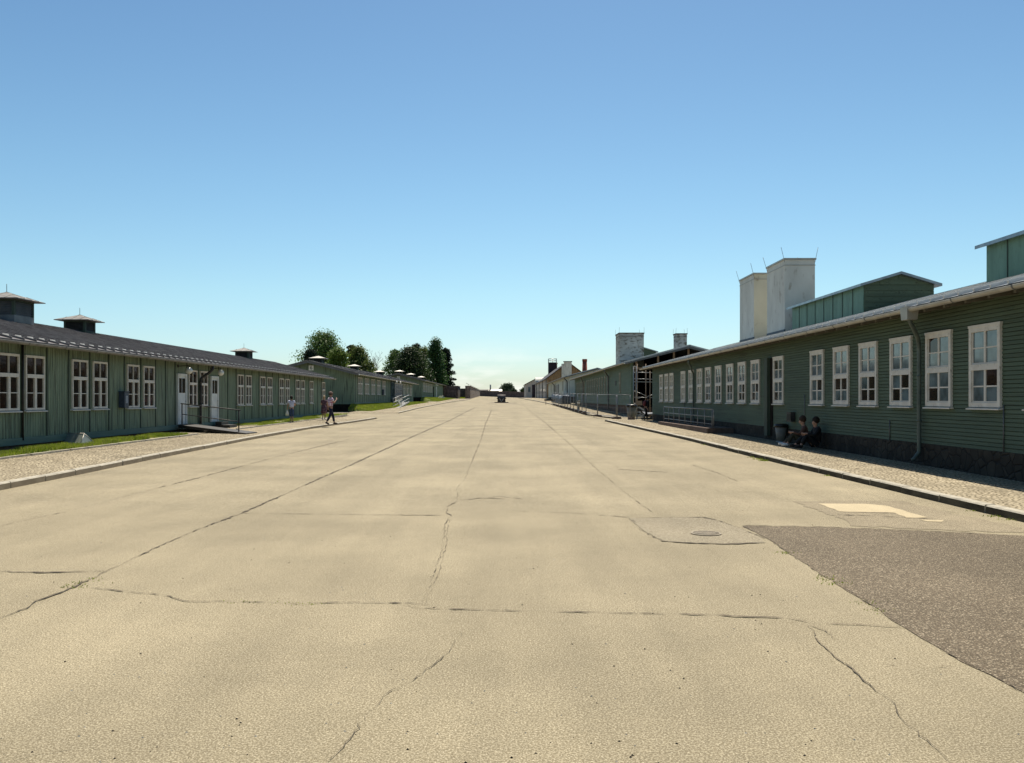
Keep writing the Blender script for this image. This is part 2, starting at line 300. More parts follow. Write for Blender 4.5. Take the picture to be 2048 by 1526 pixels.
M['brick_red'] = stone_mat('red brick', (.30, .085, .05), (.24, .06, .04), (.16, .08, .06), 4, True)
M['plaster'] = noise_mat('white plaster', (.66, .65, .58), (.54, .53, .47), .8, rough=.85, c3=(.30, .26, .20), s3=2.4, f3=(.60, .76), bump=.3, bscale=6, stretch=(1.5, 1.5, .7), detail=9)
M['plaster_yellow'] = noise_mat('yellow-beige plaster', (.62, .58, .45), (.52, .48, .36), .8, rough=.85, c3=(.30, .24, .16), s3=1.6, f3=(.62, .70))  # yellower tone with darker blotches, for one chimney's camera-side face
M['plaster_worn'] = noise_mat('flaking plaster', (.52, .53, .49), (.34, .35, .32), .9, rough=.9, c3=(.14, .13, .10), s3=3.4, f3=(.50, .66), bump=.5, bscale=6, stretch=(1, 1, 1.7), detail=9)
M['plaster_far'] = noise_mat('pale rendered wall', (.52, .55, .48), (.42, .45, .40), .8, rough=.85)
M['plaster_warm'] = noise_mat('warm rendered wall', (.46, .42, .37), (.38, .35, .32), .6, rough=.85)
M['dark_wood'] = noise_mat('tarred timber', (0.009, 0.008, 0.007), (0.023, 0.019, 0.015), 3, rough=.95, spec=.1)
M['timber'] = noise_mat('pale new timber', (.22, .16, .11), (.30, .22, .155), 3, stretch=(5, 5, .6), rough=.8)
M['steel'] = noise_mat('galvanised steel', (0.228, 0.236, 0.236), (0.319, 0.327, 0.319), 8, rough=.45, metal=.6)
M['steel_mid'] = noise_mat('weathered rail steel', (.18, .185, .185), (.27, .27, .27), 8, rough=.5, metal=.5)
M['steel_dark'] = noise_mat('dark steel', (0.027, 0.027, 0.027), (0.053, 0.049, 0.046), 8, rough=.55, metal=.3)
M['cement'] = noise_mat('concrete slab', (0.228, 0.198, 0.152), (0.304, 0.274, 0.213), 5, rough=.9, bump=.3, bscale=30)
M['cement_dark'] = noise_mat('dirty concrete slab', (0.091, 0.061, 0.046), (0.152, 0.106, 0.084), 5, rough=.9)
M['roof_dark'] = noise_mat('dark slate roof', (0.023, 0.021, 0.023), (0.046, 0.038, 0.040), 2, rough=.7)
M['soot'] = noise_mat('sooty brick', (0.027, 0.019, 0.023), (0.049, 0.034, 0.038), 2, rough=.9)
M['blue_box'] = noise_mat('blue grey box paint', (0.027, 0.038, 0.065), (0.046, 0.061, 0.091), 6, rough=.5)
M['paper'] = noise_mat('notice paper', (0.228, 0.251, 0.304), (0.319, 0.342, 0.380), 9, rough=.8)
M['globe'] = noise_mat('opal glass', (.70, .69, .62), (.62, .60, .54), 3, rough=.25, spec=.5)
M['glass_tent'] = noise_mat('clouded glass', (0.471, 0.517, 0.471), (0.342, 0.395, 0.350), 5, rough=.15, spec=.6)
M['glass_tent'].node_tree.nodes['Principled BSDF'].inputs['Transmission Weight'].default_value = .55
M['plate_white'] = noise_mat('white enamel', (.75, .75, .7), (.65, .65, .6), 6, rough=.4)
M['ink'] = noise_mat('black lettering', (0.015, 0.015, 0.015), (0.023, 0.023, 0.023), 6, rough=.5)
M['bin_grey'] = noise_mat('grey bin plastic', (.15, .145, .125), (.21, .20, .175), 4, rough=.6)
M['bin_black'] = noise_mat('black bin bag', (0.008, 0.008, 0.008), (0.015, 0.015, 0.015), 9, rough=.35, bump=.5, bscale=20)
M['stone_roller'] = noise_mat('roller stone', (0.068, 0.057, 0.053), (0.129, 0.110, 0.099), 3, rough=.8, bump=.5, bscale=14)
M['bark'] = noise_mat('bark', (0.046, 0.034, 0.023), (0.091, 0.068, 0.049), 3, stretch=(3, 3, .5), rough=.95, bump=.5)
M['bark_birch'] = noise_mat('birch bark', (0.319, 0.304, 0.274), (0.076, 0.061, 0.046), 3, stretch=(1, 1, 4), rough=.9)
M['leaf_mid'] = leaf_mat('mid leaves', (0.048, 0.097, 0.022), (0.114, 0.185, 0.044))
M['leaf_dark'] = leaf_mat('dark leaves', (0.014, 0.030, 0.011), (0.040, 0.066, 0.019))
M['leaf_bright'] = leaf_mat('bright leaves', (0.062, 0.114, 0.016), (0.132, 0.185, 0.035))
M['leaf_conifer'] = leaf_mat('conifer needles', (0.009, 0.019, 0.012), (0.025, 0.037, 0.021))
M['leaf_poplar'] = leaf_mat('poplar leaves', (0.026, 0.070, 0.019), (0.066, 0.123, 0.035))
M['leaf_yellow'] = leaf_mat('olive leaves', (0.066, 0.097, 0.019), (0.132, 0.167, 0.044))
M['leaf_far'] = leaf_mat('far leaves', (0.022, 0.048, 0.026), (0.053, 0.088, 0.040))
def plain(name, c, rough=.8): return noise_mat(name, c, tuple(x * .75 for x in c), 12, rough=rough)
M['skin'] = plain('skin', (.42, .24, .17), .6)
M['hair_brown'] = plain('brown hair', (.05, .03, .02)); M['hair_fair'] = plain('fair hair', (.45, .33, .20)); M['hair_black'] = plain('dark hair', (.02, .014, .01))
M['tshirt'] = plain('white t-shirt', (.62, .62, .78)); M['denim'] = plain('denim', (.05, .08, .16)); M['denim_dark'] = plain('dark denim', (.015, .017, .04))
M['black_cloth'] = plain('black cloth', (.012, .011, .012)); M['cap_brown'] = plain('brown cap', (.17, .10, .08)); M['maroon'] = plain('maroon pack', (.14, .03, .035))
M['shoe'] = plain('dark shoe', (.02, .018, .018)); M['shoe_white'] = plain('white shoe', (.7, .7, .68)); M['olive_cloth'] = plain('olive cloth', (.04, .04, .028)); M['brown_cloth'] = plain('brown cloth', (.10, .05, .035))
M['bag_white'] = plain('white carrier bag', (.75, .75, .75))
def check_mat(name, a, b_, scale):
    m, nt, b = NT(name); n, l = nt.nodes, nt.links
    tc = n.new('ShaderNodeTexCoord')
    def wave(d, s):
        v = n.new('ShaderNodeTexWave'); v.bands_direction = d; v.inputs['Scale'].default_value = s; l.new(tc.outputs['Object'], v.inputs[0]); return v.outputs['Fac']
    ad = n.new('ShaderNodeMath'); ad.operation = 'MAXIMUM'; l.new(wave('X', scale), ad.inputs[0]); l.new(wave('Z', scale * .8), ad.inputs[1])
    r = n.new('ShaderNodeMapRange'); r.inputs[1].default_value = .72; r.inputs[2].default_value = .85; l.new(ad.outputs[0], r.inputs[0])
    x = n.new('ShaderNodeMixRGB'); x.inputs[1].default_value = (*a, 1); x.inputs[2].default_value = (*b_, 1); l.new(r.outputs[0], x.inputs[0]); l.new(x.outputs[0], b.inputs['Base Color'])
    b.inputs['Roughness'].default_value = .85; return m
M['check'] = check_mat('checked shirt', (.30, .09, .16), (.72, .66, .75), 4.2)
M['floral'] = noise_mat('floral dress', (0.038, 0.023, 0.034), (0.152, 0.068, 0.091), 14, rough=.85, c3=(0.266, 0.167, 0.190), s3=22)

# ------------------------------------------------------------------ mesh builder
class MB:
    def __init__(s): s.v = []; s.f = []; s.m = []; s.sm = []
    def add(s, vs, fs, mi=0, smooth=False):
        o = len(s.v); s.v += [tuple(p) for p in vs]
        for f in fs: s.f.append(tuple(i + o for i in f)); s.m.append(mi); s.sm.append(smooth)
        return s
    def box(s, x0, x1, y0, y1, z0, z1, mi=0):
        if x0 > x1: x0, x1 = x1, x0
        if y0 > y1: y0, y1 = y1, y0
        if z0 > z1: z0, z1 = z1, z0
        return s.add([(x0, y0, z0), (x1, y0, z0), (x1, y1, z0), (x0, y1, z0), (x0, y0, z1), (x1, y0, z1), (x1, y1, z1), (x0, y1, z1)],
                     [(0, 3, 2, 1), (4, 5, 6, 7), (0, 1, 5, 4), (1, 2, 6, 5), (2, 3, 7, 6), (3, 0, 4, 7)], mi)
    def prism(s, poly, off, mi=0, caps=True):       # poly: list of 3-D points, off: extrusion vector
        n = len(poly); off = Vector(off); a = [Vector(p) for p in poly]; b = [p + off for p in a]
        fs = [(i, (i + 1) % n, n + (i + 1) % n, n + i) for i in range(n)]
        if caps: fs += [tuple(reversed(range(n))), tuple(range(n, 2 * n))]
        return s.add(a + b, fs, mi)
    def tube(s, pts, r, n=8, mi=0, cap=True, smooth=True):
        pts = [Vector(p) for p in pts]; rs = r if isinstance(r, (list, tuple)) else [r] * len(pts)
        vs = []; up = None
        for i, p in enumerate(pts):
            t = (pts[min(i + 1, len(pts) - 1)] - pts[max(i - 1, 0)]).normalized()
            if up is None: up = Vector((0, 0, 1)) if abs(t.z) < .9 else Vector((1, 0, 0))
            a = t.cross(up)
            if a.length < 1e-4: a = t.cross(Vector((0, 1, 0)))
            a.normalize(); b = t.cross(a).normalized(); up = a.cross(t)
            for k in range(n):
                an = 2 * math.pi * k / n; vs.append(p + (a * math.cos(an) + b * math.sin(an)) * rs[i])
        fs = []
        for i in range(len(pts) - 1):
            for k in range(n):
                k2 = (k + 1) % n; fs.append((i * n + k, i * n + k2, (i + 1) * n + k2, (i + 1) * n + k))
        if cap: fs += [tuple(reversed(range(n))), tuple(range((len(pts) - 1) * n, len(pts) * n))]
        return s.add(vs, fs, mi, smooth)
    def bar(s, a, b, w, h, mi=0):                   # rectangular bar between two points
        a, b = Vector(a), Vector(b); t = (b - a).normalized(); up = Vector((0, 0, 1)) if abs(t.z) < .95 else Vector((0, 1, 0))
        x = t.cross(up).normalized() * (w / 2); y = t.cross(x).normalized() * (h / 2)
        return s.prism([a - x - y, a + x - y, a + x + y, a - x + y], b - a, mi)
    def ball(s, c, r, nu=14, nv=9, mi=0, sc=(1, 1, 1)):
        vs = [(c[0], c[1], c[2] + r * sc[2])]
        for j in range(1, nv):
            th = math.pi * j / nv
            for i in range(nu):
                ph = 2 * math.pi * i / nu
                vs.append((c[0] + r * sc[0] * math.sin(th) * math.cos(ph), c[1] + r * sc[1] * math.sin(th) * math.sin(ph), c[2] + r * sc[2] * math.cos(th)))
        vs.append((c[0], c[1], c[2] - r * sc[2])); L = len(vs) - 1
        fs = [(0, 1 + i, 1 + (i + 1) % nu) for i in range(nu)]
        for j in range(nv - 2):
            for i in range(nu):
                a = 1 + j * nu + i; b = 1 + j * nu + (i + 1) % nu; fs.append((a, a + nu, b + nu, b))
        fs += [(L, 1 + (nv - 2) * nu + (i + 1) % nu, 1 + (nv - 2) * nu + i) for i in range(nu)]
        return s.add(vs, fs, mi, True)
    def loft(s, rings, n=12, mi=0):                 # rings: (centre, rx, ry) stacked; ellipses lie in the xy plane
        vs = []
        for c, rx, ry in rings:
            for k in range(n):
                a = 2 * math.pi * k / n; vs.append((c[0] + rx * math.cos(a), c[1] + ry * math.sin(a), c[2]))
        fs = []
        for i in range(len(rings) - 1):
            for k in range(n):
                k2 = (k + 1) % n; fs.append((i * n + k, i * n + k2, (i + 1) * n + k2, (i + 1) * n + k))
        fs += [tuple(reversed(range(n))), tuple(range((len(rings) - 1) * n, len(rings) * n))]
        return s.add(vs, fs, mi, True)
    def mesh(s, name, mats, recalc=True):
        me = bpy.data.meshes.new(name); me.from_pydata(s.v, [], s.f)
        me.polygons.foreach_set('material_index', s.m); me.polygons.foreach_set('use_smooth', s.sm)
        for m in (mats if isinstance(mats, (list, tuple)) else [mats]): me.materials.append(M[m] if isinstance(m, str) else m)
        if recalc:
            bm = bmesh.new(); bm.from_mesh(me); bmesh.ops.recalc_face_normals(bm, faces=bm.faces); bm.to_mesh(me); bm.free()
        me.update(); return me
    def build(s, name, mats, parent=None, loc=None, recalc=True, bevel=0):
        o = bpy.data.objects.new(name, s.mesh(name, mats, recalc)); COL.objects.link(o)
        if parent: o.parent = parent
        if loc is not None: o.location = loc
        if bevel:
            b = o.modifiers.new('bevel', 'BEVEL'); b.width = bevel; b.segments = 2; b.limit_method = 'ANGLE'
        return o
def tag(o, label=None, cat=None, group=None, kind=None):
    if label: o['label'] = label
    if cat: o['category'] = cat
    if group: o['group'] = group
    if kind: o['kind'] = kind
    return o
def empty(name, loc, rz=0):
    o = bpy.data.objects.new(name, None); COL.objects.link(o); o.location = loc; o.rotation_euler = (0, 0, rz); o.empty_display_size = .3; return o
def inst(me, name, parent, loc, rz=0):
    o = bpy.data.objects.new(name, me); COL.objects.link(o); o.parent = parent; o.location = loc
    if rz: o.rotation_euler = (0, 0, rz)
    return o
def copy_tree(o, parent=None):
    c = o.copy(); COL.objects.link(c); c.parent = parent
    for ch in [k for k in bpy.data.objects if k.parent == o]: copy_tree(ch, c)
    return c

# ------------------------------------------------------------------ ground, road, pavements
def frange(a, b, st):
    n = max(1, round((b - a) / st)); return [a + (b - a) * i / n for i in range(n + 1)]
ROWS = sorted(set([-60, -20, 0] + [p[0] for p in PY if -60 < p[0] < 460] + list(range(2, 460, 4)) + [600, 1000, 2000, 4000]))
def sheet(name, mat, xs_of_y, ys, dz):
    mb = MB(); vs = []; nx = len(xs_of_y(ys[0]))
    for y in ys:
        for x in xs_of_y(y): vs.append((x, y, G(x, y) + dz))
    fs = [(j * nx + i, j * nx + i + 1, (j + 1) * nx + i + 1, (j + 1) * nx + i) for j in range(len(ys) - 1) for i in range(nx - 1)]
    mb.add(vs, fs)
    return tag(mb.build(name, mat, recalc=False), kind='structure')
sheet('ground', 'ground', lambda y: [-3000, -400, -100, -40, -16, 0, 14, 40, 100, 400, 3000], ROWS, -.01)
sheet('road', 'road', lambda y: [-15.5, 0, 11.5], [y for y in ROWS if y <= 440], 0.0)
def lerp_poly(pts):
    pts = sorted([(p.y, p.x) for p in pts])
    def f(y):
        if y <= pts[0][0]: return pts[0][1] + (y - pts[0][0]) * (pts[1][1] - pts[0][1]) / (pts[1][0] - pts[0][0])
        for (a, xa), (b, xb) in zip(pts, pts[1:]):
            if y <= b: return xa + (xb - xa) * (y - a) / (b - a)
        return pts[-1][1]
    return f
KL = [gp(*p) for p in [(0, 981), (150, 951), (300, 920), (495, 881), (620, 858), (752, 838)]]
KR = [gp(*p) for p in [(2048, 1045), (1500, 913), (1376, 881), (1211, 843)]]
K2 = [gp(*p) for p in [(798, 827), (840, 816.5), (876, 809.5), (905, 804), (935, 800)]]
K3 = [gp(*p) for p in [(1236, 838.5), (1205, 835), (1171, 830), (1137, 819.8), (1102, 809), (1075, 803), (1049, 798.5)]]
fKL, fKR, fK2, fK3 = lerp_poly(KL), lerp_poly(KR), lerp_poly(K2), lerp_poly(K3)
yL1, yR1 = max(p.y for p in KL), max(p.y for p in KR)
rng = random.Random(3)
def kerb(name, f, ya, yb, side, h=.12, wd=.16):      # individual stones butted end to end
    mb = MB(); y = ya
    while y < yb:
        L = min(1.25 if y < 70 else 3.0, yb - y); g = .014 if y < 70 else .0
        x0, x1 = f(y), f(y + L); j = rng.uniform(-.008, .008); dh = rng.uniform(-.006, .006)
        a = Vector((x0 + j, y + g, G(x0, y) - .05)); b = Vector((x1 + j, y + L - g, G(x1, y + L) - .05))
        wv = Vector((side * wd, 0, 0)); H = h + .05 + dh; c = .02
        prof_ = [Vector((0, 0, 0)), wv, wv + Vector((0, 0, H)), Vector((side * c, 0, H)), Vector((0, 0, H - c))]
        mb.add([a + q for q in prof_] + [b + q for q in prof_],
               [(0, 1, 2, 3, 4), (5, 9, 8, 7, 6)] + [(i, 5 + i, 5 + (i + 1) % 5, (i + 1) % 5) for i in range(5)])
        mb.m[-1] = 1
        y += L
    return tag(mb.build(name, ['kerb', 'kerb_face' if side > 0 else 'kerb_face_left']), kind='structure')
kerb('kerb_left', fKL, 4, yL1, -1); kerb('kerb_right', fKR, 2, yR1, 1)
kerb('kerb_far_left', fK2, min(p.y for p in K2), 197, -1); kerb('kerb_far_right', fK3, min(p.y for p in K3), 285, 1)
def rows(a, b): return sorted(set([a, b] + [y for y in ROWS if a < y < b]))
sheet('pavement_left', 'pavement', lambda y: [fKL(y) - .16, -12.3 if y < 70 else -12.3], rows(4, yL1), .112)
sheet('pavement_right', 'pavement', lambda y: [fKR(y) + .16, 9.75], rows(2, yR1), .112)
sheet('pavement_far_left', 'pavement', lambda y: [fK2(y) - .16, -13.6], rows(min(p.y for p in K2), 197), .112)
sheet('pavement_far_right', 'pavement', lambda y: [fK3(y) + .16, 10.2], rows(min(p.y for p in K3), 285), .112)
# end ramps where the pavements stop, so they are closed towards the side streets
for nm, f, y0, xe, sgn in (('pavement_end_left', fKL, yL1, -12.3, 1), ('pavement_end_right', fKR, yR1, 9.75, 1),
                      ('pavement_end_far_left', fK2, min(p.y for p in K2), -13.6, -1), ('pavement_end_far_right', fK3, min(p.y for p in K3), 10.2, -1)):
    mb = MB(); x0 = f(y0); z = G(0, y0)
    mb.prism([(x0, y0, z - .05), (x0, y0, z + .112), (x0, y0 + sgn * .9, z - .05)], (xe - x0, 0, 0)); tag(mb.build(nm, 'pavement'), kind='structure')
# border stones and grass strip at the foot of the first left barrack
mb = MB(); y = 4
while y < 66:
    if not (33.2 < y < 38.2):
        j = rng.uniform(-.02, .02); z = G(0, y) + .05; mb.box(-12.36 + j, -12.26 + j, y + .02, y + .97, z - .06, z + .115)
    y += 1
tag(mb.build('border_stones', 'kerb'), kind='structure')
def strip(name, mat, x0, x1, ya, yb, dz, kind='structure'):
    return sheet(name, mat, lambda y: [x0, x1], rows(ya, yb), dz)
strip('grass_strip_soil', 'grass_soil', -13.6, -12.36, 4, 33.2, .14); strip('wall_foot_shade_soil', 'cement_dark', -14.6, -13.6, 4, 33.2, .14); strip('doorstep_paving', 'pavement', -14.6, -12.36, 33.2, 43.5, .12)  # wall-foot strip: building's shadow painted in as darker bare soil
strip('grass_strip_soil_far', 'grass_soil', -14.6, -12.36, 43.5, 68, .14)
def blades(name, n, area, h, wdt, mats, zf, dens=lambda x, y: 1, seed=1, kind='stuff'):
    r = random.Random(seed); mb = MB(); (x0, x1, y0, y1) = area; c = 0; tries = 0
    while c < n and tries < n * 6:
        tries += 1; x, y = r.uniform(x0, x1), r.uniform(y0, y1)
        if r.random() > dens(x, y): continue
        z = zf(x, y); hh = h * r.uniform(.4, 1.3); a = r.uniform(0, 6.28); dx, dy = math.cos(a) * wdt, math.sin(a) * wdt
        lx, ly = r.uniform(-.4, .4) * hh, r.uniform(-.4, .4) * hh
        mb.add([(x - dx, y - dy, z), (x + dx, y + dy, z), (x + lx, y + ly, z + hh)], [(0, 1, 2)], 0 if r.random() < .75 else 1); c += 1
    return tag(mb.build(name, mats, recalc=False), kind=kind)
def patchy(x, y):
    from mathutils import noise
    v = noise.noise(Vector((x * 1.1, y * .5, 3))) + .35 * noise.noise(Vector((x * 4, y * 3, 9)))
    return max(0, min(1, .42 + v * 3.4))
tag(blades('lawn_grass', 34000, (-13.75, -12.36, 18, 33.2), .10, .012, ['grass', 'grass_dry'], lambda x, y: G(x, y) + .135, patchy, 2), 'green and yellowed grass strip along the first left barrack', 'grass')
tag(blades('lawn_grass', 16000, (-14.1, -12.36, 43.5, 67), .09, .02, ['grass', 'grass_dry'], lambda x, y: G(x, y) + .135, patchy, 5), 'patchy grass strip behind the three visitors by the first left barrack', 'grass')

# ---- cracks, joints and repairs in the carriageway
def crack(mb, pix, wpx, mi=0, jit=.03, seed=0):
    r = random.Random(seed); P = [gp(*p) for p in pix]; pts = [P[0]]
    for a, b in zip(P, P[1:]):
        d = (b - a).length; n = max(1, min(140, int(d / (.028 + .004 * a.y))))
        nrm = Vector((-(b - a).y, (b - a).x, 0)).normalized()
        for i in range(1, n + 1):
            t = i / n; p = a.lerp(b, t)
            if i < n: p += nrm * (r.gauss(0, 1) * .006 * (1 + .03 * p.y) + math.sin(i * .9 + seed) * .004)
            pts.append(p)
    L, Rr = [], []; wv = 1; fat = wpx > 1.4
    for i, p in enumerate(pts):
        t = (pts[min(i + 1, len(pts) - 1)] - pts[max(0, i - 1)]); t.z = 0; t.normalize(); nrm = Vector((-t.y, t.x, 0))
        wv = max(.3, min(1.7, wv + r.gauss(0, .35))); q = 1 if fat or r.random() > .22 else .12
        Jx = F * (t.x / p.y - p.x * t.y / p.y ** 2); Jy = F * CH * t.y / p.y ** 2; wd = min(.05, q * wpx * .5 * wv * math.hypot(Jx, Jy) / (F * F * CH / p.y ** 3))
        if i in (0, len(pts) - 1): wd *= .3
        z = G(p.x, p.y) + .008; a_, c_ = wd * r.uniform(.5, 1.4), wd * r.uniform(.5, 1.4)
        L.append((p.x + nrm.x * a_, p.y + nrm.y * a_, z)); Rr.append((p.x - nrm.x * c_, p.y - nrm.y * c_, z))
    n = len(pts); mb.add(L + Rr, [(i, i + 1, n + i + 1, n + i) for i in range(n - 1)], mi)
mb = MB()
LONG_L = [(215, 1143), (270, 1116), (330, 1088), (400, 1058), (483, 1027), (580, 984), (640, 957), (700, 931), (800, 885), (860, 858), (905, 838), (950, 815)]
C_ = [
 ([(0, 1238), (60, 1214), (72, 1203), (120, 1187), (155, 1172), (185, 1157), (215, 1143)], 1.5, 0),
 (LONG_L, 1.15, 0), ([(0, 1144), (90, 1146), (150, 1144), (215, 1143)], 1.3, 0),
 ([(172, 1175), (240, 1183), (340, 1193), (368, 1203), (480, 1204), (600, 1208)], 1.0, 0),
 ([(600, 1208), (700, 1206), (820, 1207), (850, 1210), (880, 1218), (1000, 1222)], 1.4, 0),
 ([(780, 1206), (830, 1216), (885, 1218)], .6, 1),
 ([(1000, 1222), (1100, 1224), (1200, 1226), (1400, 1230), (1500, 1235), (1570, 1236)], .9, 0),
 ([(1570, 1236), (1620, 1246), (1700, 1250), (1810, 1256)], .7, 1),
 ([(845, 1208), (858, 1178), (872, 1140), (886, 1095), (890, 1050), (898, 1036), (903, 1032)], .9, 0), ([(850, 1208), (864, 1178), (879, 1140), (892, 1095), (895, 1050), (902, 1038)], .7, 1),
 ([(903, 1032), (892, 1026), (897, 1012), (914, 1003), (916, 988), (912, 978), (930, 958)], .9, 1),
 ([(914, 1003), (960, 996), (1010, 998)], .5, 1),
 ([(930, 958), (943, 925), (960, 885), (972, 845), (983, 820)], .8, 1),
 ([(483, 1027), (600, 1028), (760, 1030), (890, 1031)], .7, 1), ([(1020, 1022), (1140, 1026), (1260, 1035)], .5, 1),
 ([(655, 1526), (700, 1480), (735, 1430), (775, 1388), (820, 1365), (862, 1335), (890, 1310), (905, 1290), (922, 1266)], 1.0, 0),
 ([(0, 1526), (60, 1512), (150, 1498)], .5, 1),
 ([(1618, 1250), (1640, 1288), (1665, 1310), (1690, 1330)], 1.2, 1),
 ([(1690, 1328), (1722, 1357), (1745, 1376), (1790, 1410), (1797, 1432), (1822, 1456), (1862, 1490), (1905, 1530)], 2.0, 0),
 ([(1618, 1250), (1650, 1262), (1675, 1280)], .7, 1), ([(1695, 1330), (1730, 1340)], .6, 1), ([(1765, 1333), (1800, 1330)], .5, 1), ([(1862, 1336), (1895, 1334)], .5, 1),
 ([(1040, 803), (1052, 815), (1090, 845), (1150, 897), (1190, 935), (1250, 985), (1303, 1024)], .7, 1),
 ([(1258, 1037), (1285, 1062), (1325, 1083), (1380, 1087), (1450, 1089), (1530, 1086)], 1.0, 0),
 ([(1258, 1037), (1330, 1036), (1405, 1035), (1440, 1043), (1480, 1057), (1530, 1078)], .9, 0),
 ([(1400, 1090), (1425, 1105), (1450, 1120)], .5, 1),
 ([(0, 1052), (140, 1022), (300, 980), (400, 955), (560, 912), (700, 878)], .6, 1),
 ([(1385, 930), (1440, 948), (1482, 966)], .6, 1), ([(925, 1000), (1000, 993), (1060, 1000)], .4, 1),
 ([(1485, 1052), (1540, 1081), (1575, 1105), (1650, 1155), (1720, 1197), (1800, 1251), (1900, 1310), (2048, 1386)], .8, 0), ([(1485, 1052), (1640, 1054), (1800, 1060), (1950, 1067)], .6, 0),
 ([(1679, 1024.5), (1740, 1025.5), (1789, 1027)], 1.0, 0), ([(1674, 1030), (1760, 1033), (1810, 1036), (1872, 1038.5)], 1.1, 0), ([(1808, 1005), (1840, 1011)], .7, 0), ([(1885, 1022), (1918, 1027)], .8, 0),
 ([(860, 828), (960, 829), (1100, 830)], .45, 1), ([(1190, 936), (1260, 940), (1340, 945)], .3, 1), ([(450, 1178), (490, 1182), (520, 1195)], .4, 1),
]
for i, (p, wd, mi) in enumerate(C_): crack(mb, p, wd, mi, .022, i)
tag(mb.build('road_cracks', ['crack', 'crack_fine'], recalc=False), kind='structure')
def flat_patch(name, mat, pix, dz=.004, jit=.0, seed=1, extra=()):
    r = random.Random(seed); P = [gp(*p) for p in pix] + [Vector(e) for e in extra]; Q = []
    for a, b in zip(P, P[1:] + P[:1]):
        n = max(1, int((b - a).length / .12))
        nrm = Vector((-(b - a).y, (b - a).x, 0)).normalized()
        for i in range(n):
            q = a.lerp(b, i / n)
            if i: q += nrm * r.gauss(0, 1) * jit
            Q.append((q.x, q.y, G(q.x, q.y) + dz))
    me = bpy.data.meshes.new(name); bm = bmesh.new(); vs = [bm.verts.new(q) for q in Q]; f = bm.faces.new(vs)
    if f.normal.z < 0: f.normal_flip()
    bmesh.ops.triangulate(bm, faces=[f]); bm.to_mesh(me); bm.free(); me.materials.append(M[mat])
    o = bpy.data.objects.new(name, me); COL.objects.link(o); return tag(o, kind='structure')
flat_patch('asphalt_patch', 'asphalt', [(1485, 1052), (1640, 1054), (1800, 1060), (1950, 1067), (2048, 1072)], .004, .012, 2,
           [(6.45, 9.6, 0), (6.6, 3.2, 0), (3.9, 3.2, 0)] + [gp(2048, 1386), gp(1900, 1310), gp(1800, 1251), gp(1720, 1197), gp(1650, 1155), gp(1575, 1105), gp(1540, 1081)])
flat_patch('cut_repair_panel', 'patch_panel', [(1258, 1037), (1405, 1035), (1440, 1043), (1480, 1057), (1525, 1077), (1529, 1086), (1450, 1088.5), (1380, 1087), (1325, 1083), (1285, 1060)], .004, .004, 9)
flat_patch('grey_repair_patch', 'patch_grey', [(1585, 1003), (1700, 1001), (1810, 1003), (1900, 1026), (2044, 1056), (2044, 1066), (1840, 1059), (1700, 1052), (1690, 1040)], .004, .03, 6)
flat_patch('cement_patch', 'pale_patch', [(1636, 1008), (1732, 1008.6), (1770, 1012), (1798, 1019), (1855, 1036), (1813, 1037), (1809, 1033.6), (1789, 1026.5), (1679, 1024)], .008, .012, 4)
flat_patch('cement_patch_small', 'pale_patch', [(1839, 1040.5), (1889, 1040.8), (1884, 1044.8), (1855, 1043.9)], .008, .01, 5)
# weeds rooted in the joints
mb = MB(); r = random.Random(12)
for (px, py, n_, s_) in [(168, 1166, 7, .022), (185, 1157, 4, .018), (150, 1175, 8, .02), (480, 1204, 5, .015), (600, 1208, 5, .01), (640, 1207, 5, .01), (560, 1207, 3, .01),
                         (1575, 1106, 14, .02), (1660, 1160, 9, .022), (1650, 1154, 7, .018), (1675, 1168, 12, .02), (1740, 1205, 10, .015), (1760, 1222, 8, .015),
                         (1507, 915, 16, .05), (1520, 919, 22, .06), (1532, 922, 26, .06), (1412, 890, 10, .05), (1990, 1033, 12, .03), (1950, 1022, 10, .03), (2020, 1040, 14, .03), (1660, 952, 10, .04)]:
    c = gp(px, py)
    for _ in range(n_ * 4):
        x, y = c.x + r.gauss(0, .05 + s_), c.y + r.gauss(0, .03 + s_ * .6); z = G(x, y); h = s_ * r.uniform(.35, 1.0); a = r.uniform(0, 6.28); wd = .004 + s_ * .08
        mb.add([(x - math.cos(a) * wd, y - math.sin(a) * wd, z), (x + math.cos(a) * wd, y + math.sin(a) * wd, z), (x + r.uniform(-.6, .6) * h, y + r.uniform(-.6, .6) * h, z + h)], [(0, 1, 2)], 0 if r.random() < .7 else 1)
tag(mb.build('weeds', ['grass', 'grass_dry'], recalc=False), 'small weeds sprouting from the road cracks and kerb joints', 'weeds', kind='stuff')
# loose grit on the carriageway
mb = MB(); r = random.Random(4)
for _ in range(420):
    y = 3.7 + 12 * r.random() ** 2; x = r.uniform(-.62, .62) * y; s_ = r.uniform(.003, .009); z = G(x, y)
    mb.add([(x - s_, y, z), (x, y - s_, z), (x + s_, y, z), (x, y + s_, z), (x, y, z + s_ * .9)], [(0, 1, 4), (1, 2, 4), (2, 3, 4), (3, 0, 4)], r.randrange(2))
tag(mb.build('loose_grit', ['kerb', 'plinth'], recalc=False), 'loose grit scattered over the pale carriageway', 'grit', kind='stuff')
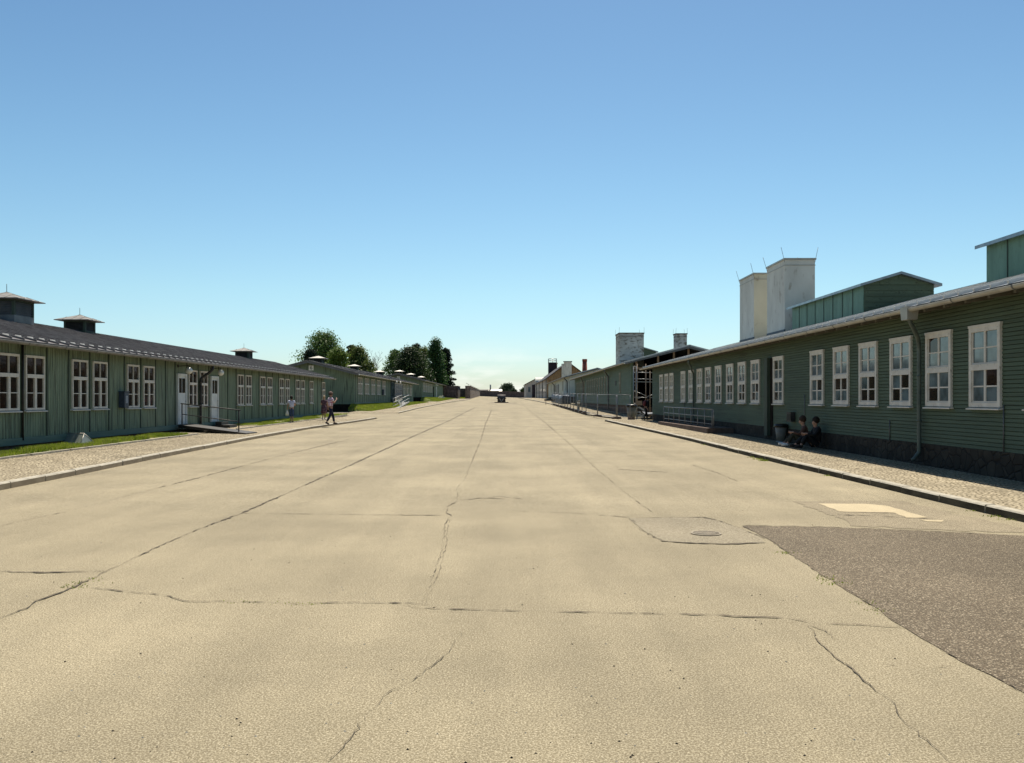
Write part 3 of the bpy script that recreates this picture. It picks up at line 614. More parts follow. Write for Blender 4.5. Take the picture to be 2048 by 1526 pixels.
# manhole cover
mc = gp(1412, 1068)
mb = MB(); ring = lambda r0, z, n=40: [(r0 * math.cos(2 * math.pi * k / n), r0 * math.sin(2 * math.pi * k / n), z) for k in range(n)]
mc.z += .004; root = empty('manhole_cover', mc); tag(root, 'round cast iron manhole cover set in the pale carriageway', 'manhole cover')
def annulus(mb, ra, rb, z0, z1, n=40):
    vs = ring(ra, z0, n) + ring(ra, z1, n) + ring(rb, z1, n) + ring(rb, z0, n)
    mb.add(vs, [(j * n + k, j * n + (k + 1) % n, (j + 1) * n + (k + 1) % n, (j + 1) * n + k) for j in range(3) for k in range(n)])
annulus(mb, .155, .18, .0, .010); mb.build('rim', 'iron', root)
mb = MB(); mb.loft([((0, 0, -.02), .148, .148), ((0, 0, .006), .148, .148)], 40)
for i in range(-4, 5):
    for j in range(-4, 5):
        if (i * i + j * j) * .03 ** 2 < .125 ** 2: mb.box(i * .03 - .009, i * .03 + .009, j * .03 - .009, j * .03 + .009, .0065, .010)
mb.build('lid', 'iron', root)

# ------------------------------------------------------------------ barracks
HW, OV, RISE = 4.2, .58, 1.24
class Barrack:
    """local x = out of the street facade, local y = along it; Y is world distance up the street"""
    def __init__(s, side, X0, t, Ya, Yb, zb, zt, name='barrack'):
        s.side, s.t, s.X0, s.Y0 = side, t, X0, Ya; s.Ya, s.Yb, s.zb, s.zt = Ya, Yb, zb, zt
        rz = -t if side < 0 else math.pi - t
        s.zg = min(G(X0, Ya), G(X0, Yb)) - .1
        s.root = empty(name, (X0 + t * Ya, Ya, zb), rz)
    def yl(s, Y): return (Y - s.Y0) * (1 if s.side < 0 else -1)
    def zl(s, z): return z - s.zb
    def L(s, Y, o, z): return (o, s.yl(Y), z - s.zb)
    def bx(s, mb, Ya, Yb, o0, o1, z0, z1, mi=0): return mb.box(o0, o1, s.yl(Ya), s.yl(Yb), s.zl(z0), s.zl(z1), mi)
    def Ypx(s, px, out_=0): # distance at which the facade line (offset out_) is seen at a photo x
        vx = CX + F * s.t; return F * (s.X0 + (-out_ if s.side > 0 else out_)) / (px - vx)
def roof_z(b, o):  # top of roof at outward offset o
    return b.zt + RISE * (OV - o) / (OV + HW) if o >= -HW else b.zt + RISE * (OV + HW * 2 + o) / (OV + HW)
def core(b, wall_mat, style, pitch=.14, gable_mat=None, found='cement_dark', openfront=False, extra=None):
    mb = MB(); ev = .12
    zt = b.zt + RISE * OV / (OV + HW) - .1; zr = b.zt + RISE - .1; y0, y1 = b.yl(b.Ya), b.yl(b.Yb)
    if openfront:
        b.bx(mb, b.Ya, b.Yb, -.12, 0, b.zb, zt - .02); b.bx(mb, b.Ya, b.Yb, -2 * HW, -2 * HW + .12, b.zb, zt - .02)
        mb.prism([(0, y0 + (y1 - y0) * .35, 0), (-2 * HW, y0 + (y1 - y0) * .35, 0), (-2 * HW, y0 + (y1 - y0) * .35, zt - b.zb), (-HW, y0 + (y1 - y0) * .35, zr - b.zb), (0, y0 + (y1 - y0) * .35, zt - b.zb)], (0, .1, 0), 1)
        b.bx(mb, b.Ya, b.Yb, -2 * HW + .12, -.12, b.zb - .1, b.zb, 1)
    else:
        mb.prism([(0, y0, 0), (-2 * HW, y0, 0), (-2 * HW, y0, zt - b.zb), (-HW, y0, zr - b.zb), (0, y0, zt - b.zb)], (0, y1 - y0, 0))
    sy = 1 if y1 > y0 else -1; Ln = abs(y1 - y0)
    if style == 'v':
        n = int(Ln / pitch); vs = []; H = zt - b.zb
        pr = []
        for i in range(n):
            a = i * pitch; pr += [(.004, a), (.022, a + .008), (.022, a + pitch - .008), (.004, a + pitch)]
        k = len(pr); vs = [(o, y0 + sy * a, 0) for o, a in pr] + [(o, y0 + sy * a, H) for o, a in pr]
        mb.add(vs, [(i, i + 1, k + i + 1, k + i) for i in range(k - 1)])
        # gable facing the camera gets boards as well
        W = 2 * HW; n = int(W / .2); yy = y0 - sy * .02
        for i in range(n):
            a = -i * .2; c = -(i * .2 + .19); zc = lambda q: min(zt + (zr - zt) * (-q) / HW, zt + (zr - zt) * (2 * HW + q) / HW) - b.zb
            mb.prism([(a, yy, 0), (c, yy, 0), (c, yy, zc(c)), (a, yy, zc(a))], (0, sy * .018, 0))
    else:
        n = int((zt - b.zb) / pitch); pr = []
        for i in range(n):
            a = i * pitch; pr += [(.034, a), (.020, a + pitch - .013), (.0, a + pitch - .012), (.0, a + pitch)]
        k = len(pr); vs = [(o, y0, z) for o, z in pr] + [(o, y1, z) for o, z in pr]
        mb.add(vs, [(i, i + 1, k + i + 1, k + i) for i in range(k - 1)])
    wall = mb.build('wall', [wall_mat, 'dark_wood'], b.root)
    # foundation
    mb = MB()
    if b.zb - b.zg > .02: b.bx(mb, b.Ya + .06, b.Yb - .06, -2 * HW + .08, -.06 if found != 'plinth' else .05, b.zg - .3, b.zb - .003)
    mb.build('foundation', found, b.root)
    return wall
def roof(b, mat, seam=.6, gut='zinc', rafters=False, guards=False, gy0=.9, gy1=.9):
    y0 = b.Ya - gy0; y1 = b.Yb + gy1; th = .06; mb = MB()
    e, r_ = OV, -HW; e2 = -2 * HW - OV
    ze, zr = b.zt, b.zt + RISE
    Y0, Y1 = b.yl(y0), b.yl(y1)
    prof_ = [(e, ze), (r_, zr), (e2, ze), (e2, ze - th), (r_, zr - th), (e, ze - th)]
    mb.add([(o, Y0, z - b.zb) for o, z in prof_] + [(o, Y1, z - b.zb) for o, z in prof_],
           [(i, (i + 1) % 6, 6 + (i + 1) % 6, 6 + i) for i in range(6)] + [(0, 5, 4, 1), (1, 4, 3, 2), (6, 7, 10, 11), (7, 8, 9, 10)])
    mb.m[5] = 2  # eave edge coloured dark as the shadow gap above the gutter
    nv = Vector((RISE, 0, OV + HW)).normalized() * .06
    n = int((y1 - y0) / seam)
    for i in range(n + 1):
        y = y0 + .02 + i * seam; yy = b.yl(y)
        for a, c, sg in (((e - .02, ze), (r_, zr), 1), ((e2 + .02, ze), (r_, zr), -1)):
            p = Vector((a[0], yy, a[1] - b.zb + .002)); q = Vector((c[0], yy, c[1] - b.zb + .002)); nn = Vector((nv.x * sg, 0, nv.z)); hw = Vector((0, .02, 0))
            mb.add([p - hw, p + hw, q + hw, q - hw, p - hw + nn, p + hw + nn, q + hw + nn, q - hw + nn],
                   [(0, 3, 2, 1), (4, 5, 6, 7), (0, 1, 5, 4), (1, 2, 6, 5), (2, 3, 7, 6), (3, 0, 4, 7)], 1)
    mb.box(r_ - .12, r_ + .12, Y0, Y1, zr - b.zb - .01, zr - b.zb + .045)
    rf = mb.build('roof', [mat, 'seam' if mat == 'roof_blue' else 'seam_brown', 'steel_dark'], b.root)
    if guards:
        z = ze + RISE * .42 / (OV + HW) - b.zb; mb = MB()
        mb.add([(0, 0, .005), (0, .3, .005), (.03, .3, .06), (.03, 0, .06), (.035, 0, .06), (.035, .3, .06), (.065, .3, -.012), (.065, 0, -.012)], [(0, 1, 2, 3), (3, 2, 5, 4), (4, 5, 6, 7), (7, 6, 1, 0), (0, 3, 4, 7), (1, 6, 5, 2)])
        gm = mb.mesh('snow_guard', 'zinc')
        for i in range(min(n, 98)): inst(gm, 'snow_guard', rf, (e - .42, b.yl(y0 + .2 + i * seam), z))
    # gutter: half-round trough with joint rings
    mb = MB(); c = e + .085; zc = ze - b.zb - .065
    pr = [(c + .075 * math.cos(a), zc + .075 * math.sin(a)) for a in [math.pi + i * math.pi / 8 for i in range(9)]]
    pi_ = [(c + .062 * math.cos(a), zc + .004 + .062 * math.sin(a)) for a in [2 * math.pi - i * math.pi / 8 for i in range(9)]]
    pp = pr + pi_
    mb.prism([(o, Y0, z) for o, z in pp], (0, Y1 - Y0, 0))
    for i in range(int((y1 - y0) / 2.0)):
        y = b.yl(y0 + 1 + i * 2.0)
        p2 = [(c + .082 * math.cos(a), zc + .082 * math.sin(a)) for a in [math.pi + k * math.pi / 8 for k in range(9)]]
        mb.prism([(o, y, z) for o, z in p2], (0, .035, 0), 1)
    mb.build('gutter', [gut, 'zinc_dark'], b.root)
    # verge and fascia boards
    mb = MB(); hh = .16
    for Yv, d in ((Y0, .03), (Y1 , -.03)):
        d = d if b.side < 0 else -d
        for a, c_ in (((e, ze), (r_, zr)), ((e2, ze), (r_, zr))):
            mb.prism([(a[0], Yv + d, a[1] - b.zb - th - .002), (c_[0], Yv + d, c_[1] - b.zb - th - .002), (c_[0], Yv + d, c_[1] - b.zb - th - hh), (a[0], Yv + d, a[1] - b.zb - th - hh * .7)], (0, d, 0))
        mb.build('verge_board', 'rafter' if rafters else 'zinc_dark', rf); mb = MB()
    if rafters:
        mb = MB(); zz = RISE * (OV - .03) / (OV + HW)
        mb.prism([(.03, -.04, -.085 + zz), (e - .03, -.04, -.085), (e - .03, -.04, -.17), (.03, -.04, -.24 + zz)], (0, .08, 0)); rm = mb.mesh('rafter_tail', 'rafter'); i = y0 + .4
        while i < y1: inst(rm, 'rafter_tail', rf, (0, b.yl(i), ze - b.zb)); i += .8
    return rf
def vent(b, rf, Y, w_=.9, zbody=.42, capo=.28, base=0, caph=.26, slats=6, capmat='cap_grey', louv='steel_dark'):
    zr = b.zt + RISE - b.zb; y = b.yl(Y); h = w_ / 2; c = -HW
    mb = MB(); mb.box(c - h, c + h, y - h, y + h, zr - .35, zr + .02 + base, 1 if base else 0)
    z0 = zr + .02 + base; z1 = z0 + zbody
    for sx in (-1, 1):
        for sy in (-1, 1): mb.box(c + sx * (h - .05) - .05, c + sx * (h - .05) + .05, y + sy * (h - .05) - .05, y + sy * (h - .05) + .05, z0, z1)
    mb.box(c - h, c + h, y - h, y + h, z1 + .001, z1 + .09)
    v = mb.build('roof_ventilator', ['green_dark', 'zinc_dark'], b.root)
    mb = MB(); mb.box(c - h + .12, c + h - .12, y - h + .12, y + h - .12, z0, z1, 0)
    n = slats
    for i in range(n):
        z = z0 + (i + .15) * (z1 - z0) / n; d = .07
        for s_ in (-1, 1):
            X = c + s_ * (h - .02); mb.prism([(X, y - h + .1, z), (X, y + h - .1, z), (X - s_ * .06, y + h - .1, z + d), (X - s_ * .06, y - h + .1, z + d)], (0, 0, .012), 1)
            Yy = y + s_ * (h - .02); mb.prism([(c - h + .1, Yy, z), (c + h - .1, Yy, z), (c + h - .1, Yy - s_ * .06, z + d), (c - h + .1, Yy - s_ * .06, z + d)], (0, 0, .012), 1)
    mb.build('louvres', ['dark_wood', louv], v)
    mb = MB(); k = h + capo; zc = z1 + .095
    mb.add([(c - k, y - k, zc), (c + k, y - k, zc), (c + k, y + k, zc), (c - k, y + k, zc), (c, y, zc + caph),
            (c - k, y - k, zc - .03), (c + k, y - k, zc - .03), (c + k, y + k, zc - .03), (c - k, y + k, zc - .03)],
           [(0, 1, 4), (1, 2, 4), (2, 3, 4), (3, 0, 4), (0, 5, 6, 1), (1, 6, 7, 2), (2, 7, 8, 3), (3, 8, 5, 0), (5, 8, 7, 6)])
    for sx, sy in ((1, 0), (-1, 0), (0, 1), (0, -1)):
        for q in (-.5, 0, .5):
            a = Vector((c + sx * k + (q * k if sx == 0 else 0), y + sy * k + (q * k if sy == 0 else 0), zc + .004))
            tt = abs(q); e_ = Vector((c, y, zc + caph)); bpt = Vector((c + sx * k * tt + (q * k if sx == 0 else 0), y + sy * k * tt + (q * k if sy == 0 else 0), zc + caph * (1 - tt) + .004))
            mb.bar(a, bpt, .02, .02)
    mb.build('cap', capmat, v)
    MB().tube([(c, y, zc + caph - .02), (c, y, zc + caph + .3)], .010, 5).build('lightning_rod', 'steel_dark', v)
    return v
# window prototypes (local x out, y along, z up from the sill)
def win_left_mesh(w_=1.04, h=1.62):
    fr = MB(); t = .055; d0, d1 = .02, .075
    fr.box(d0, d1, -w_ / 2, -w_ / 2 + t, 0, h); fr.box(d0, d1, w_ / 2 - t, w_ / 2, 0, h)
    fr.box(d0, d1 + .002, -w_ / 2 + t, w_ / 2 - t, h - .07, h); fr.box(d0, d1 + .002, -w_ / 2 + t, w_ / 2 - t, 0, .06)
    zt = h * .62; fr.box(d0, d1 + .02, -w_ / 2 + t, w_ / 2 - t, zt - .055, zt + .055)
    fr.box(d0, d1 - .004, -.012, .012, zt + .055, h - .07)
    fr.box(d0, d1 + .006, -.055, .055, .06, zt - .055)
    for s_ in (-1, 1):
        fr.box(d0, d1 - .008, s_ * (w_ / 2 - t) - .02, s_ * (w_ / 2 - t) + .02, .06, zt - .055)
        a, c = sorted((s_ * .055, s_ * (w_ / 2 - t - .02))); fr.box(d0, d1 - .012, a, c, zt * .5 - .012 + .0, zt * .5 + .014)
    pa = MB(); pa.add([(.03, -w_ / 2 + t, .05), (.03, w_ / 2 - t, .05), (.03, w_ / 2 - t, h - .06), (.03, -w_ / 2 + t, h - .06)], [(0, 1, 2, 3)])
    si = MB(); si.prism([(.02, -w_ / 2 - .07, -.05), (.13, -w_ / 2 - .07, -.06), (.13, -w_ / 2 - .07, -.035), (.02, -w_ / 2 - .07, -.003)], (0, w_ + .14, 0))
    return fr, pa, si
def win_right_mesh(seed, w_=1.08, h=1.57):
    r = random.Random(seed); fr = MB(); c = .088; d0, d1 = .02, .075
    fr.box(d0, d1, -w_ / 2, -w_ / 2 + c, 0, h); fr.box(d0, d1, w_ / 2 - c, w_ / 2, 0, h)
    fr.box(d0, d1 + .006, -w_ / 2 - .02, w_ / 2 + .02, h, h + .05); fr.box(d0, d1 - .002, -w_ / 2 + c, w_ / 2 - c, h - .09, h)
    fr.box(d0, d1 - .002, -w_ / 2 + c, w_ / 2 - c, 0, .09); fr.box(d0, d1 + .004, -w_ / 2 + c, w_ / 2 - c, h / 2 - .06, h / 2 + .06)
    for z0, z1 in ((.09, h / 2 - .06), (h / 2 + .06, h - .09)):
        zm = (z0 + z1) / 2; iw = w_ / 2 - c
        fr.box(d0, d1 - .02, -.032, .032, z0, z1); fr.box(d0, d1 - .024, -iw, -.032, zm - .014, zm + .014); fr.box(d0, d1 - .024, .032, iw, zm - .014, zm + .014)
        for s_ in (-1, 1):
            a, b_ = sorted((s_ * iw, s_ * (iw - .03))); fr.box(d0, d1 - .022, a, b_, z0, z1)
        fr.box(d0, d1 - .022, -iw + .03, -.033, z0, z0 + .03); fr.box(d0, d1 - .022, .033, iw - .03, z0, z0 + .03)
    pa = MB()
    for j in range(4):
        for i in range(2):
            y0 = -w_ / 2 + c if i == 0 else 0; y1 = 0 if i == 0 else w_ / 2 - c
            zz = [.09, (.09 + h / 2 - .06) / 2, h / 2, (h / 2 + .06 + h - .09) / 2, h - .09]
            z0, z1 = zz[j], zz[j + 1]
            pa.add([(.037, y0, z0), (.037, y1, z0), (.037, y1, z1), (.037, y0, z1)], [(0, 1, 2, 3)], 1 if r.random() < (.32 if j < 2 else .05) else 0)
    si = MB(); si.prism([(.02, -w_ / 2 - .03, -.045), (.12, -w_ / 2 - .03, -.05), (.12, -w_ / 2 - .03, -.025), (.02, -w_ / 2 - .03, -.003)], (0, w_ + .06, 0))
    return fr, pa, si
def mk(t, fm, pm): return [x.mesh(n, m) for x, n, m in zip(t, ('window', 'pane', 'sill'), (fm, pm, fm))]
WL = mk(win_left_mesh(), 'white_paint', 'pane_dark')
WL2 = mk(win_left_mesh(), 'white_paint', 'pane_grey')
WR = [mk(win_right_mesh(i), 'white_paint', ['pane_mid', 'pane_dark']) for i in range(5)]
WRP = mk(win_right_mesh(77), 'white_paint', ['pane_pale', 'pane_pale'])
WSH = mk(win_right_mesh(78, .95, 1.57), 'pane_shut', ['pane_shut', 'pane_shut'])
def window(b, Y, z, W):
    o = inst(W[0], 'window', b.root, b.L(Y, 0, z)); inst(W[1], 'pane', o, (0, 0, 0)); inst(W[2], 'sill', o, (0, 0, 0)); return o
def battens(b, Ys, z0, z1, mat='green_dark', wd=.035, out_=.045):
    me = MB().box(0, out_, -wd, wd, 0, z1 - z0).mesh('batten', mat)
    for Y in Ys: inst(me, 'batten', b.root, b.L(Y, 0, z0))  # dark strips painting in the shadowed gaps between wall panels
def door_left(b, Y, z0, h=2.2, w_=1.06):
    mb = MB(); f = .1
    b.bx(mb, Y - w_ / 2, Y - w_ / 2 + f, .02, .10, z0, z0 + h); b.bx(mb, Y + w_ / 2 - f, Y + w_ / 2, .02, .10, z0, z0 + h); b.bx(mb, Y - w_ / 2 + f, Y + w_ / 2 - f, .02, .10, z0 + h - .1, z0 + h)
    mb.box(.02, .06, b.yl(Y) - w_ / 2 + f, b.yl(Y) + w_ / 2 - f, b.zl(z0), b.zl(z0 + h - .1))
    iw = w_ / 2 - f
    for (za, zb_) in ((.12, .5), (.58, 1.0)): 
        b.bx(mb, Y - iw + .1, Y + iw - .1, .058, .068, z0 + za, z0 + zb_); b.bx(mb, Y - iw + .14, Y + iw - .14, .066, .074, z0 + za + .04, z0 + zb_ - .04)
    d = mb.build('door', 'white_door', b.root)
    mb = MB(); b.bx(mb, Y - iw + .06, Y - .03, .058, .065, z0 + h * .62, z0 + h - .2); b.bx(mb, Y + .03, Y + iw - .06, .058, .065, z0 + h * .62, z0 + h - .2); mb.build('door_pane', 'pane_dark', d)
    mb = MB(); p = b.L(Y + iw - .06, .07, z0 + 1.0); mb.tube([p, (p[0] + .05, p[1], p[2]), (p[0] + .05, p[1] - .1, p[2])], .01, 6); mb.build('door_handle', 'steel_dark', d)
    return d
def globe(b, Y, z, off=.5):
    p = Vector(b.L(Y, 0, z)); mb = MB(); mb.box(.0, .05, p.y - .06, p.y + .06, p.z + .14, p.z + .26)
    mb.tube([(.03, p.y, p.z + .2), (off - .02, p.y, p.z + .22), (off, p.y, p.z + .2), (off, p.y, p.z + .11)], .016, 6); mb.loft([((off, p.y, p.z + .10), .05, .05), ((off, p.y, p.z + .14), .045, .045)], 10)
    o = mb.build('wall_lamp', 'steel_dark', b.root); MB().ball((off, p.y, p.z), .15, 18, 12).build('lamp_globe', 'globe', o)
def downpipe(b, Y, zt, zb_, dY=.7, r=.05, mat='zinc_dark', hopper=False, sgn=-1, foot=True):
    """from the gutter, swan neck back to the wall, down to the ground"""
    e = OV + .05; Yg = Y + sgn * dY
    mb = MB()
    pts = [b.L(Yg, e, zt - .06), b.L(Yg, e, zt - .3), b.L(Yg - sgn * .08, e - .1, zt - .42), b.L(Y + sgn * .12, .22, zt - .62), b.L(Y, .13, zt - .75), b.L(Y, .12, zt - .95), b.L(Y, .12, zb_ + .3)]
    pts += [b.L(Y, .12, zb_ + .22), b.L(Y - .0, .22, zb_ + .08), b.L(Y, .28, zb_ + .04)] if foot else [b.L(Y, .12, zb_)]
    mb.tube(pts, r, 10)
    for z in (zb_ + .9, zb_ + 1.9): mb.tube([b.L(Y, .12, z), b.L(Y, .12, z + .04)], r + .012, 10)
    o = mb.build('downpipe', mat, b.root)
    if hopper:
        m2 = MB(); c = b.L(Yg, e, zt)
        m2.add([(c[0] - .13, c[1] - .17, c[2] - .02), (c[0] + .13, c[1] - .17, c[2] - .02), (c[0] + .13, c[1] + .17, c[2] - .02), (c[0] - .13, c[1] + .17, c[2] - .02),
                (c[0] - .11, c[1] - .14, c[2] - .3), (c[0] + .11, c[1] - .14, c[2] - .3), (c[0] + .11, c[1] + .14, c[2] - .3), (c[0] - .11, c[1] + .14, c[2] - .3)],
               [(3, 2, 1, 0), (4, 5, 6, 7), (0, 1, 5, 4), (1, 2, 6, 5), (2, 3, 7, 6), (3, 0, 4, 7)]); m2.build('hopper', 'zinc', o)
    return o
def text_mesh(s, size, ext=.01):
    cu = bpy.data.curves.new('numeral', 'FONT'); cu.body = s; cu.size = size; cu.align_x = 'CENTER'; cu.align_y = 'CENTER'; cu.extrude = ext
    t = bpy.data.objects.new('numeral_source', cu); COL.objects.link(t); dg = bpy.context.evaluated_depsgraph_get()
    me = bpy.data.meshes.new_from_object(t.evaluated_get(dg)); bpy.data.objects.remove(t); me.materials.clear(); me.materials.append(M['ink']); return me
def plate(b, o_, z, s_, size=.4):
    y = b.yl(b.Ya) - .07; mb = MB(); mb.box(o_ - size / 2, o_ + size / 2, y - .02, y + .02, z - b.zb - size / 2, z - b.zb + size / 2)
    p = mb.build('number_plate', 'plate_white', b.root)
    t = inst(text_mesh(s_, size * (1.05 if len(s_) == 1 else .8)), 'numeral', p, (o_, y - .025, z - b.zb)); t.rotation_euler = (R(90), 0, 0)

# ---- L1: first barrack on the left
TL = -7 / F
L1 = Barrack(-1, -14.0, TL, 11.5, 67.0, .28, 3.26)
tag(L1.root, 'long green vertical board barrack nearest on the left, with two white doors', 'barrack', 'green wooden barracks')
core(L1, 'green_v', 'v', found='cement_dark'); rfL1 = roof(L1, 'roof_brown', .62, gut='cap_grey', guards=True, gy0=.6, gy1=1.3)
b = L1; Y = b.Ypx
wins = [(47, 85.5), (140, 173), (182, 212), (251, 276), (284, 306), (375, 392), (398, 413), (473, 485.5), (489.5, 501), (518, 529.5), (532.5, 543), (557, 566), (569, 577), (589.5, 598), (600, 607.6), (618, 625), (643, 648.6)]
wy = [(Y(a) + Y(c)) / 2 for a, c in wins] + [24.05, 21.1, 19.7, 16.8, 15.4, 12.6]
for y in wy: window(b, y, 1.28, WL)
d1, d2 = (Y(351) + Y(371)) / 2, (Y(418) + Y(435)) / 2
door_left(b, d1, .50); door_left(b, d2, .50, w_=1.06)
bat = set()
for y in wy + [d1, d2]:
    for s_ in (-.7, .7): bat.add(round(y + s_, 2))
bat = sorted(bat); keep = []
for y in bat:
    if not keep or y - keep[-1] > .3: keep.append(y)
    else: keep[-1] = (keep[-1] + y) / 2
extra = []
for a, c in zip(keep, keep[1:]):
    if c - a > 1.75: extra += [a + (c - a) / 2]
battens(b, [y for y in keep + extra if y < b.Yb - .1], b.zb + .2, 3.36)
mb = MB(); b.bx(mb, b.Ya, b.Yb, .0, .075, b.zb, b.zb + .2); mb.build('sill_beam', 'green_trim', b.root)
globe(b, Y(378, .5), 2.82, .5); globe(b, Y(441.5, .5), 2.86, .5)
downpipe(b, Y(396), 3.26, .45, dY=.15, r=.06, mat='steel_dark', sgn=1, foot=False)
p = b.L(Y(41), .07, .4); MB().tube([p, (p[0], p[1], 3.3 - b.zb)], .03, 8).build('cable_conduit', 'steel_dark', b.root)
for px, kw in ((14, dict(w_=1.3, zbody=.5, base=.12, caph=.3, slats=8, louv='zinc_dark')), (160, dict(w_=.92, zbody=.36, slats=6)), (488, dict(w_=.95, zbody=.33, slats=6))):
    vent(b, rfL1, Y(px, -HW), **kw)
# mail box
yb = Y(240); mb = MB(); b.bx(mb, yb - .18, yb + .18, .03, .25, 1.28, 1.86); b.bx(mb, yb - .20, yb + .20, .03, .28, 1.861, 1.885)
mbx = mb.build('meter_box', 'blue_box', b.root, bevel=.01); mb = MB(); b.bx(mb, yb - .1, yb + .08, .251, .256, 1.45, 1.72); mb.build('notice', 'paper', mbx)

# ---- L2
L2 = Barrack(-1, -14.0, TL, 80.7, 134.5, 1.08, 3.96)
tag(L2.root, 'green barrack in the middle of the left row, its gable marked 6', 'barrack', 'green wooden barracks')
b = L2; Y = b.Ypx; core(b, 'green_v', 'v', found='dark_wood'); rf = roof(b, 'roof_brown', .62, gy0=.9, gy1=2.2)
def left_windows(b, W, a, n, per=4.22, skip=()):
    ys = []
    for i in range(n):
        for s_ in (0, 1.41):
            y = a + i * per + s_
            if y > b.Yb - 1: continue
            ys.append(y)
            if i not in skip: window(b, y, b.zb + 1.0, W)
    bs = sorted(set([round(y - .7, 2) for y in ys] + [round(y + .7, 2) for y in ys] + [b.Ya + .6])); k = []
    for y in bs:
        if not k or y - k[-1] > .2: k.append(y)
    battens(b, k, b.zb + .15, b.zt + .1)
left_windows(b, WL2, 83.2, 12, skip=(5,))
mb = MB(); b.bx(mb, b.Ya, b.Yb, 0, .075, b.zb, b.zb + .15); mb.build('sill_beam', 'green_trim', b.root)
# porch: glazed draught lobby with a white door
mb = MB(); ya, yb_ = Y(781), Y(797); b.bx(mb, ya, yb_, .03, .55, b.zb, b.zb + 2.45); b.bx(mb, ya - .05, yb_ + .05, .03, .65, b.zb + 2.451, b.zb + 2.5)
for z in (.9, .45, 1.7): b.bx(mb, ya - .01, yb_ + .01, .5, .57, b.zb + z, b.zb + z + .05, 1)
for q in (0, .25, .5, .75, 1): b.bx(mb, ya + (yb_ - ya) * q - .03, ya + (yb_ - ya) * q + .03, .5, .575, b.zb, b.zb + 2.44, 1)
po = mb.build('porch', ['pane_mid', 'zinc_dark'], b.root)
mb = MB(); b.bx(mb, yb_ - .02, yb_ + 1.3, .03, .1, b.zb + .05, b.zb + 2.3); mb.build('door', 'white_door', b.root)
globe(b, Y(789, .5), b.zb + 2.62, .75); globe(b, Y(796.5, .5), b.zb + 2.62, .75)
mb = MB(); yy = Y(764); b.bx(mb, yy - .25, yy + .25, .03, .25, b.zb + .95, b.zb + 1.6); mb.build('meter_box', 'blue_box', b.root)
for px in (637, 709, 760): vent(b, rf, Y(px, -HW), w_=.95, zbody=.30, slats=5, capo=.34, caph=.24, capmat='zinc')  # paler cap material: sunlight put into the colour
plate(b, -4.05, 4.52, '6', .46)
# ---- L3
L3 = Barrack(-1, -14.0, TL, 149.5, 203, 1.85, 4.80)
tag(L3.root, 'green barrack farthest up the left row, under the tall trees', 'barrack', 'green wooden barracks')
b = L3; Y = b.Ypx; core(b, 'green_v', 'v', found='dark_wood'); rf = roof(b, 'roof_brown', .62, gy0=.9, gy1=2.5)
left_windows(b, WL2, 152.3, 5); mb = MB(); b.bx(mb, b.Ya, b.Yb, 0, .075, b.zb, b.zb + .15); mb.build('sill_beam', 'green_trim', b.root)
for px in (799.5, 822, 843): vent(b, rf, max(151, Y(px, -HW)), w_=.95, zbody=.30, slats=5, capo=.4, caph=.26, capmat='zinc')  # pale caps again, their sunlit tone is in the colour
plate(b, -4.1, 5.3, '11', .5)
mb = MB(); yy = Y(866.5); b.bx(mb, yy - .6, yy + .6, .03, .12, b.zb, b.zb + 2.2); mb.build('door', 'dark_wood', b.root)
mb = MB(); yy = Y(872); b.bx(mb, yy - .7, yy + .7, .03, .14, b.zb, b.zb + 2.3); mb.build('door', 'white_door', b.root)
globe(b, Y(871, .5), b.zb + 2.55, .6); globe(b, Y(874, .5), b.zb + 2.55, .6)

# grass banks in front of the raised barracks
def bank(name, ya, yb, zt, x_top, x_foot, label, seed, n):
    mb = MB(); ys = frange(ya, yb, 2.5); K = 6; vs = []; r = random.Random(seed)
    def zf(x, y):
        k = min(1, max(0, (x_foot - x) / (x_foot - x_top))); e = min(1, max(0, (y - ya) / 1.4), max(0, (yb - y) / 2.5)); g = G(x, y) + .11
        return g + max(0, zt - g) * (k * k * (3 - 2 * k)) * math.sqrt(max(0, e))
    ys = [ya, ya + .3, ya + .8, ya + 1.5] + [y for y in ys if y > ya + 1.6]
    for y in ys:
        for i in range(K + 1):
            x = x_foot + (x_top - x_foot) * i / K; vs.append((x, y, zf(x, y) + (r.uniform(-.03, .03) if 0 < i < K else 0)))
    k = K + 1; mb.add(vs, [(j * k + i, j * k + i + 1, (j + 1) * k + i + 1, (j + 1) * k + i) for j in range(len(ys) - 1) for i in range(K)])
    for f in range(1):
        mb.sm = [True] * len(mb.f)
    tag(mb.build(name, 'bank_soil', recalc=True), kind='structure')
    tag(blades('lawn_grass', n, (x_top, x_foot, ya, yb), .13, .035, ['grass', 'grass_dry'], zf, lambda x, y: 1, seed), label, 'grass')
bank('grass_bank', 78.2, 136, 1.02, -14.45, -12.25, 'bright green grass bank below the barrack marked 6', 21, 30000)
bank('grass_bank_far', 148, 201, 1.80, -14.7, -11.6, 'green grass bank below the farthest left barrack', 22, 16000)

